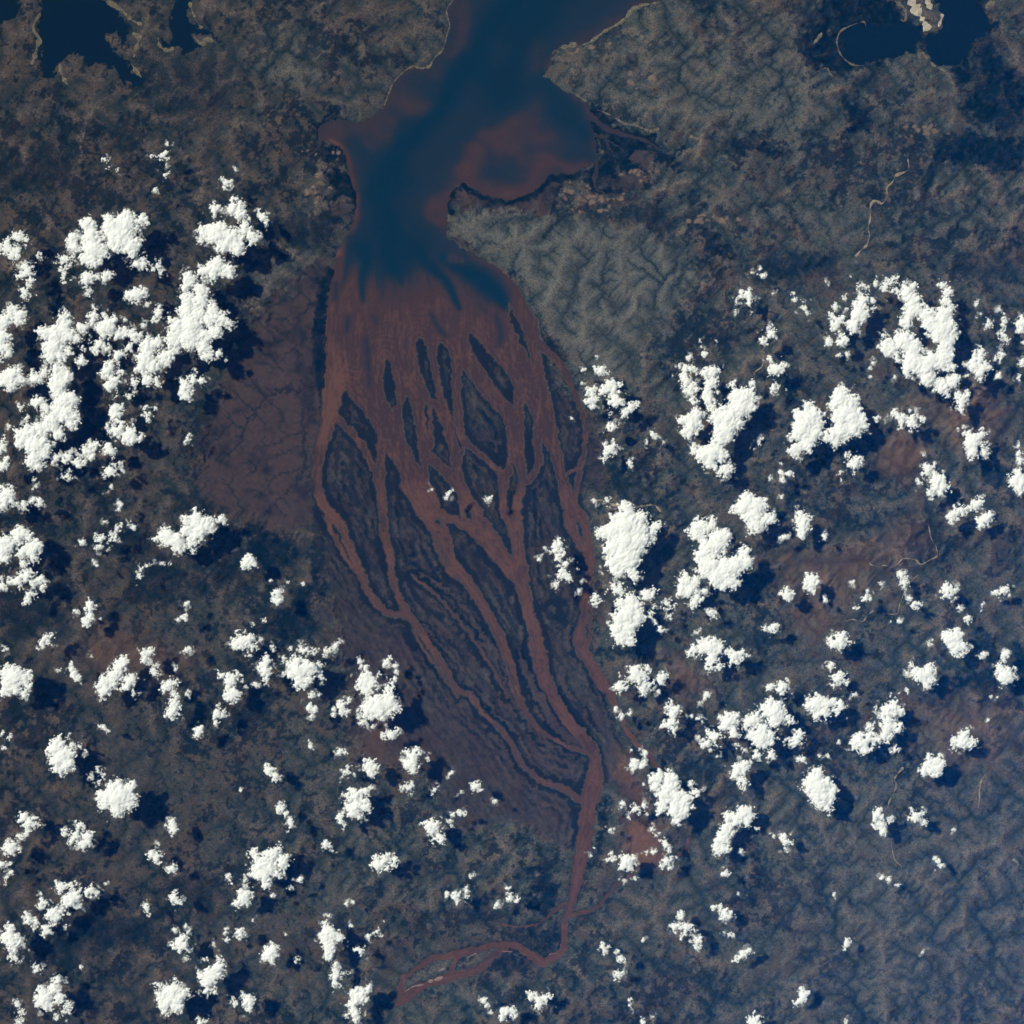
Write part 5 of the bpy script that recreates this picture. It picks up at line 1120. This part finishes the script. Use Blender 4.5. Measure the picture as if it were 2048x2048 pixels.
# water surface: one flat sheet over every cell near water
wet = shore < 4
WV = np.stack([wx(PX), wy(PY), np.zeros((N, N))], -1).reshape(-1, 3)
VW = np.arange(N * N).reshape(N, N)
QW = np.stack([VW[1:, :-1], VW[1:, 1:], VW[:-1, 1:], VW[:-1, :-1]], -1)
keep = wet[1:, :-1] | wet[1:, 1:] | wet[:-1, 1:] | wet[:-1, :-1]
lk = (lake < np.minimum(est, chan))
lkq = lk[1:, :-1]
W_ATTR = {'sediment': sed.ravel(), 'deep': deep.ravel()}
o = sub_mesh('river_water', QW[keep & ~lkq].reshape(-1, 4), M_WATER, W_ATTR, WV); tag(o, kind='structure')
o = sub_mesh('lake_water', QW[keep & lkq].reshape(-1, 4), M_WATER, W_ATTR, WV); tag(o, kind='structure')


def sample(F, px, py):
    u = np.clip((np.asarray(px) - X0) / STEP, 0, N - 1.001); v = np.clip((np.asarray(py) - X0) / STEP, 0, N - 1.001)
    i, j = u.astype(int), v.astype(int); fu, fv = u - i, v - j
    return (F[j, i] * (1 - fu) + F[j, i + 1] * fu) * (1 - fv) + (F[j + 1, i] * (1 - fu) + F[j + 1, i + 1] * fu) * fv


def ribbon(name, chain, mat, lift, crown=.03, floor=None):
    """a low bank of sand that follows the ground: five points across, rounded"""
    C = smooth_chain(multi(chain, 3), 8)
    jit = np.random.default_rng(len(C)).normal(0, .10, (len(C), 2))
    tx = np.gradient(C[:, 0]); ty = np.gradient(C[:, 1]); L = np.hypot(tx, ty) + 1e-9
    nx, ny = -ty / L, tx / L
    V = []
    off = [-1, -.55, 0, .55, 1]
    w = C[:, 2] * .42
    w[0] *= .3; w[-1] *= .3
    mx = NZ_SMALL(C[:, 0], C[:, 1])
    w = w * np.clip(1 + .6 * mx, .12, 2.0)
    for q, s in enumerate(off):
        x = C[:, 0] + nx * w * s; y = C[:, 1] + ny * w * s
        z = sample(Z, x, y)
        z = np.maximum(z, 0.0 if floor is None else floor)
        edge = abs(s) == 1
        z = z + (lift * .3 if edge else lift) + crown * (1 - s * s)
        V.append(np.stack([wx(x), wy(y), z], -1))
    n = len(C)
    V = np.concatenate(V)
    F = []
    for q in range(4):
        for i in range(n - 1):
            a, b = q * n + i, (q + 1) * n + i
            F.append((a, b, b + 1, a + 1))
    F = np.array(F)
    o = grid_mesh(name, V, F[:, ::-1], mat)
    e1, e2, e3 = V[F[0][0]], V[F[0][1]], V[F[0][3]]
    if np.cross(e2 - e1, e3 - e1)[2] > 0: o.data.flip_normals()
    return o


def NZ_SMALL(x, y): return np.clip(sample(NZ_C, x, y), -2, 2)


for name, chain in RIBBONS:
    mat = M_BED if name == 'dry_riverbed' else M_SPIT if chain[:8] in ('30: 1060', '30: 1185', '30: 1315') else M_SAND
    tag(ribbon(name, chain, mat, .03), kind='structure')
for chain, label in SANDBARS:
    tag(ribbon('sandbar', chain, M_BAR, .03, .03, floor=.0), label, 'sandbar', 'pale sandbars in the lower river')

# ---------------------------------------------------------------- clouds
CN = 2048
CST = 1.1                                   # cloud mesh cell in photo pixels
NC1 = spectral(CN, 2.0, 51, lo=50, hi=900)
NC2 = spectral(CN, 2.0, 52, lo=50, hi=900)
NC3 = spectral(CN, 1.6, 53, lo=90, hi=1000)
NCV = spectral(CN, 2.2, 55, lo=40, hi=420)
NC4 = spectral(CN, 1.5, 54, lo=40, hi=160)


def puffs(size, seed):
    """round-headed billows: height of the nearest dome of a jittered lattice (tiling)"""
    r = np.random.default_rng(seed)
    n = int(CN * CST / size)
    s = CN * CST / n
    jx, jy = r.random((n, n)), r.random((n, n)); rad = .75 + .5 * r.random((n, n))
    yy, xx = np.mgrid[0:CN, 0:CN] * CST
    cx_, cy_ = (xx / s).astype(int), (yy / s).astype(int)
    best = np.zeros((CN, CN))
    for dy in (-1, 0, 1):
        for dx in (-1, 0, 1):
            a, b = (cx_ + dx), (cy_ + dy)
            px = (a + jx[b % n, a % n]) * s; py = (b + jy[b % n, a % n]) * s
            d2 = ((xx - px) ** 2 + (yy - py) ** 2) / (s * rad[b % n, a % n]) ** 2
            np.maximum(best, np.sqrt(np.clip(1 - d2, 0, 1)), out=best)
    return best


PU1, PU2, PU3 = puffs(24, 61), puffs(11, 62), puffs(5.5, 63)
CBASE = 4.4


def cloud_arrays(spec, wispy, zj):
    cir = []
    for seg in spec.split('/'):
        t, body = seg.split(':')
        cir += T(t.strip(), nums(body, 3))
    cir = np.array(cir)
    area = sum(math.pi * r * r for r in cir[:, 2])
    pad = 14
    x0, x1 = (cir[:, 0] - cir[:, 2]).min() - pad, (cir[:, 0] + cir[:, 2]).max() + pad
    y0, y1 = (cir[:, 1] - cir[:, 2]).min() - pad, (cir[:, 1] + cir[:, 2]).max() + pad
    i0, i1 = int(math.floor(x0 / CST)), int(math.ceil(x1 / CST)); j0, j1 = int(math.floor(y0 / CST)), int(math.ceil(y1 / CST))
    ii, jj = np.arange(i0, i1 + 1), np.arange(j0, j1 + 1)
    X, Y = np.meshgrid(ii * CST, jj * CST)
    def pick(F): return F[np.ix_(jj % CN, ii % CN)]
    big_r = cir[:, 2].max()
    zj = zj + min(1.7, .065 * big_r)
    amp = min(3.8, .36 * big_r)
    xw = X + amp * .8 * pick(NC1); yw = Y + amp * .8 * pick(NC2)
    e = np.full(X.shape, -50.0); mass = np.full(X.shape, -50.0)
    for x, y, r in cir:
        d = np.hypot(xw - x, yw - y)
        e = np.maximum(e, r - d)
        mass = np.maximum(mass, np.where(d < r, (1 - (d / r) ** 2), 0) * r)
    e = e + amp * (.26 if not wispy else .7) * pick(NC3) + (min(3.0, .9 + .10 * big_r) if not wispy else 1.0 - .08 * big_r)
    if wispy:
        e = e - np.clip(pick(NC4), -.3, 2) * min(2.2, .2 * big_r)
    else:
        hole = np.clip(pick(NC4) * .7 + pick(NC1) * .4 - 1.25, 0, 2)
        e = e - hole * min(7.0, .55 * big_r)
    veil = .55 * e + 2.6 * pick(NCV) - .2                       # thin see-through margin
    e0 = np.clip(e, 0, None)
    soft = box_blur(e0, 3)
    core = np.minimum(.25 * e0 + .75 * box_blur(e0, 2), 1.6 * soft + .4)
    lift = np.sqrt(core) * .9 + 4.0 * (1 - np.exp(-core / 12.0)) + .17 * np.clip(mass, 0, None)
    sharp = np.clip(core / 3.0, 0, 1)
    top = lift * .60 * (.78 + .18 * pick(PU1) + .07 * pick(PU2)) + sharp * .10 * pick(PU3)
    if wispy: top = top * .45
    ok = np.maximum(e, veil) > 0
    kq = ok[1:, :-1] & ok[1:, 1:] & ok[:-1, 1:] & ok[:-1, :-1]
    # also the rim cells, so that the edge closes to zero thickness
    rim = (ok[1:, :-1].astype(int) + ok[1:, 1:] + ok[:-1, 1:] + ok[:-1, :-1]) >= 2
    kq = kq | rim
    if kq.sum() < 3: return None
    top = np.where(ok, top, 0); bot = np.where(ok, -np.minimum(.7 * core, 6.0) - .15 * sharp * pick(PU2), 0) - .02
    dens = np.clip(e / (5.5 if not wispy else 7.0), 0.0, 1) + np.where(e < 5, np.clip(veil * .055, 0, .24), 0)
    dens = np.clip(dens, 0, 1)
    if not wispy: dens = np.clip(dens * 1.05, 0, 1)
    id_ = np.arange(X.size).reshape(X.shape)
    quad = np.stack([id_[1:, :-1], id_[1:, 1:], id_[:-1, 1:], id_[:-1, :-1]], -1)[kq]
    u, inv = np.unique(quad, return_inverse=True); quad = inv.reshape(-1, 4)
    zt = CBASE + zj + U * top.ravel()[u]; zb = CBASE + zj + U * bot.ravel()[u]
    # the traced outline is where the cloud is seen; it floats above the map, so it stands nearer the axis
    per = (CAM_H - CBASE - zj - .6) / CAM_H
    xs, ys = wx(X.ravel()[u]) * per, wy(Y.ravel()[u]) * per
    n = len(u)
    V = np.concatenate([np.stack([xs, ys, zt], -1), np.stack([xs, ys, zb], -1)])
    # side walls along border edges
    ed = {}
    for a, b in ((0, 1), (1, 2), (2, 3), (3, 0)):
        for p, q in zip(quad[:, a].tolist(), quad[:, b].tolist()):
            if (q, p) in ed: del ed[(q, p)]
            else: ed[(p, q)] = 1
    side = np.array([(p, p + n, q + n, q) for p, q in ed], int).reshape(-1, 4)
    F = np.concatenate([quad, quad[:, ::-1] + n, side])
    dv = np.tile(dens.ravel()[u], 2)
    cen = ((cir[:, 0] * cir[:, 2] ** 2).sum() / (cir[:, 2] ** 2).sum(), (cir[:, 1] * cir[:, 2] ** 2).sum() / (cir[:, 2] ** 2).sum())
    return dict(V=V, F=F, d=dv, area=int(kq.sum()) * CST * CST, cen=cen, cir=cir, wispy=wispy)


built = []
for k, c in enumerate(CLOUDS):
    spec, flag = c[0], c[1]
    zj = ((k * 0.6180339) % 1.0) * .5
    a = cloud_arrays(spec, flag == 'w', zj)
    if a is None: continue
    a['label'] = c[2] if len(c) > 2 else None
    a['short'] = c[3] if len(c) > 2 else None
    x, y = a['cen']; r = a['cir'][:, 2].max()
    a['seen'] = a['area'] if (-4 < x < 2052 and -4 < y < 2052) else 0
    built.append(a)
MAXC = 292
rank = sorted(range(len(built)), key=lambda i: (built[i]['label'] is None, -built[i]['seen']))
single, rest = rank[:MAXC], rank[MAXC:]
print('clouds', len(built), 'smallest single', built[single[-1]]['seen'])


def direction(dx, dy):
    a = math.degrees(math.atan2(-dy, dx)) % 360
    return ['east', 'north-east', 'north', 'north-west', 'west', 'south-west', 'south', 'south-east'][int((a + 22.5) // 45) % 8]


def look(a):
    c = a['cir']; ar = a['area']
    size = 'tiny' if ar < 160 else 'small' if ar < 450 else 'middling' if ar < 1000 else 'sizeable'
    w = np.sqrt(c[:, 2] ** 2); P = c[:, :2] - c[:, :2].mean(0)
    wid = (c[:, 0] + c[:, 2]).max() - (c[:, 0] - c[:, 2]).min(); hei = (c[:, 1] + c[:, 2]).max() - (c[:, 1] - c[:, 2]).min()
    sh = 'wide' if wid > 1.4 * hei else 'upright' if hei > 1.4 * wid else 'rounded' if len(c) < 3 else 'lumpy'
    if len(c) > 2 and abs(np.corrcoef(c[:, 0], c[:, 1])[0, 1] if len(c) > 2 else 0) > .75 and sh == 'lumpy': sh = 'slanting'
    return size, sh, ('wispy grey' if a['wispy'] else 'white')


marks = [i for i in single if built[i]['short']]
LANDMARK = [((760, 1010), 'largest western delta island'), ((1180, 1650), 'lower red river'), ((850, 650), 'red fan of water'), ((520, 820), 'western mudflat'), ((1150, 200), 'eastern headland')]
used = {built[i]['label'].lower() for i in marks}
for i in single:
    a = built[i]
    if a['label']: continue
    x, y = a['cen']
    near = sorted(((math.hypot(x - built[j]['cen'][0], y - built[j]['cen'][1]), j) for j in marks))[:4]
    size, sh, tone = look(a)
    def rel(j): return direction(x - built[j]['cen'][0], y - built[j]['cen'][1])
    def far(d): return 'close ' if d < 62 else '' if d < 120 else 'well '
    cands = []
    d1, j1 = near[0]; d2, j2 = near[1]; d3, j3 = near[2]
    cands.append(f"{size} {sh} {tone} cloud {far(d1)}{rel(j1)} of the {built[j1]['short']}")
    cands.append(f"{size} {sh} {tone} cloud between the {built[j1]['short']} and the {built[j2]['short']}")
    cands.append(f"{size} {sh} {tone} cloud {far(d2)}{rel(j2)} of the {built[j2]['short']}")
    cands.append(f"{size} {sh} {tone} cloud between the {built[j1]['short']} and the {built[j3]['short']}")
    cands.append(f"{size} {sh} {tone} cloud {far(d3)}{rel(j3)} of the {built[j3]['short']}")
    cands.append(f"{size} {sh} {tone} cloud about {int(round(d1 / 10.0) * 10)} widths {rel(j1)} of the {built[j1]['short']}")
    for t in cands:
        if t.lower() not in used and len(t.replace('-', ' ').split()) <= 17 and len(t.split()) <= 16: break
    used.add(t.lower()); a['label'] = t
for i in single:
    a = built[i]
    o = grid_mesh('cloud', a['V'], a['F'], M_CLOUD, {'thickness': a['d']})
    tag(o, a['label'], 'cloud', 'cumulus clouds over the land')
if rest:
    Vs, Fs, Ds, n = [], [], [], 0
    for i in rest:
        a = built[i]; Vs.append(a['V']); Fs.append(a['F'] + n); Ds.append(a['d']); n += len(a['V'])
    o = grid_mesh('cloud_wisps', np.concatenate(Vs), np.concatenate(Fs), M_CLOUD, {'thickness': np.concatenate(Ds)})
    tag(o, 'scattered specks of cloud, the tiniest scraps between the larger clouds', 'clouds', kind='stuff')

# ---------------------------------------------------------------- air, light, camera
HZ_SIDE = 270.0
HZ_TOP = CAM_H + 4
V = np.array([(x, y, z) for z in (-1.3, HZ_TOP) for y in (-HZ_SIDE, HZ_SIDE) for x in (-HZ_SIDE, HZ_SIDE)], float)
F = np.array([(0, 2, 3, 1), (4, 5, 7, 6), (0, 1, 5, 4), (2, 6, 7, 3), (0, 4, 6, 2), (1, 3, 7, 5)])
m = bpy.data.materials.new('blue_air'); m.use_nodes = True
nt = m.node_tree
nt.nodes.remove(nt.nodes['Principled BSDF'])
pv = nt.nodes.new('ShaderNodeVolumePrincipled')
pv.inputs['Color'].default_value = (.0, .23, 1.0, 1)
pv.inputs['Density'].default_value = HAZE_D = .00018
pv.inputs['Anisotropy'].default_value = -.48
pv.inputs['Absorption Color'].default_value = (1, 1, 1, 1)
nt.links.new(pv.outputs[0], nt.nodes['Material Output'].inputs['Volume'])
hz = grid_mesh('haze', V, F, m, smooth=False)
tag(hz, kind='stuff')

world = bpy.data.worlds.new('World'); scene.world = world; world.use_nodes = True
wn = world.node_tree
sky = wn.nodes.new('ShaderNodeTexSky'); sky.sky_type = 'NISHITA'; sky.sun_disc = False; sky.dust_density = 0.0; sky.ozone_density = 3.0
sky.sun_elevation = math.radians(SUN_EL)
sky.sun_rotation = math.radians(-(90 - SUN_DIR))
bg = wn.nodes['Background']; bg.inputs['Strength'].default_value = .05
wn.links.new(sky.outputs[0], bg.inputs[0])

sl = bpy.data.lights.new('sun', 'SUN'); sl.energy = 5.0; sl.angle = math.radians(.5); sl.color = (1.0, .985, .92)
so = bpy.data.objects.new('sun', sl); COL.objects.link(so)
a, e = math.radians(SUN_DIR), math.radians(SUN_EL)
from mathutils import Vector
ldir = Vector((math.cos(a) * math.cos(e), -math.sin(a) * math.cos(e), -math.sin(e)))
so.rotation_euler = ldir.to_track_quat('-Z', 'Y').to_euler()
so.location = (-60, 40, 100)

cd = bpy.data.cameras.new('camera'); co = bpy.data.objects.new('camera', cd); COL.objects.link(co)
co.location = (0, 0, CAM_H); co.rotation_euler = (0, 0, 0)
cd.sensor_fit = 'HORIZONTAL'; cd.sensor_width = 36
cd.lens = 36 / 2 / (1024 * U / CAM_H)
cd.clip_start = .1; cd.clip_end = 2000
scene.camera = co

scene.render.engine = 'CYCLES'
scene.cycles.use_denoising = True
scene.cycles.denoiser = 'OPENIMAGEDENOISE'
scene.cycles.denoising_input_passes = 'RGB_ALBEDO_NORMAL'
scene.cycles.denoising_prefilter = 'ACCURATE'
scene.cycles.transparent_max_bounces = 16
scene.cycles.max_bounces = 6
scene.cycles.diffuse_bounces = 2
scene.cycles.volume_bounces = 0
scene.render.film_transparent = False
scene.view_settings.view_transform = 'Standard'
scene.view_settings.look = 'None'
scene.view_settings.exposure = 0.0
scene.view_settings.gamma = 1.0
scene.view_settings.use_curve_mapping = False
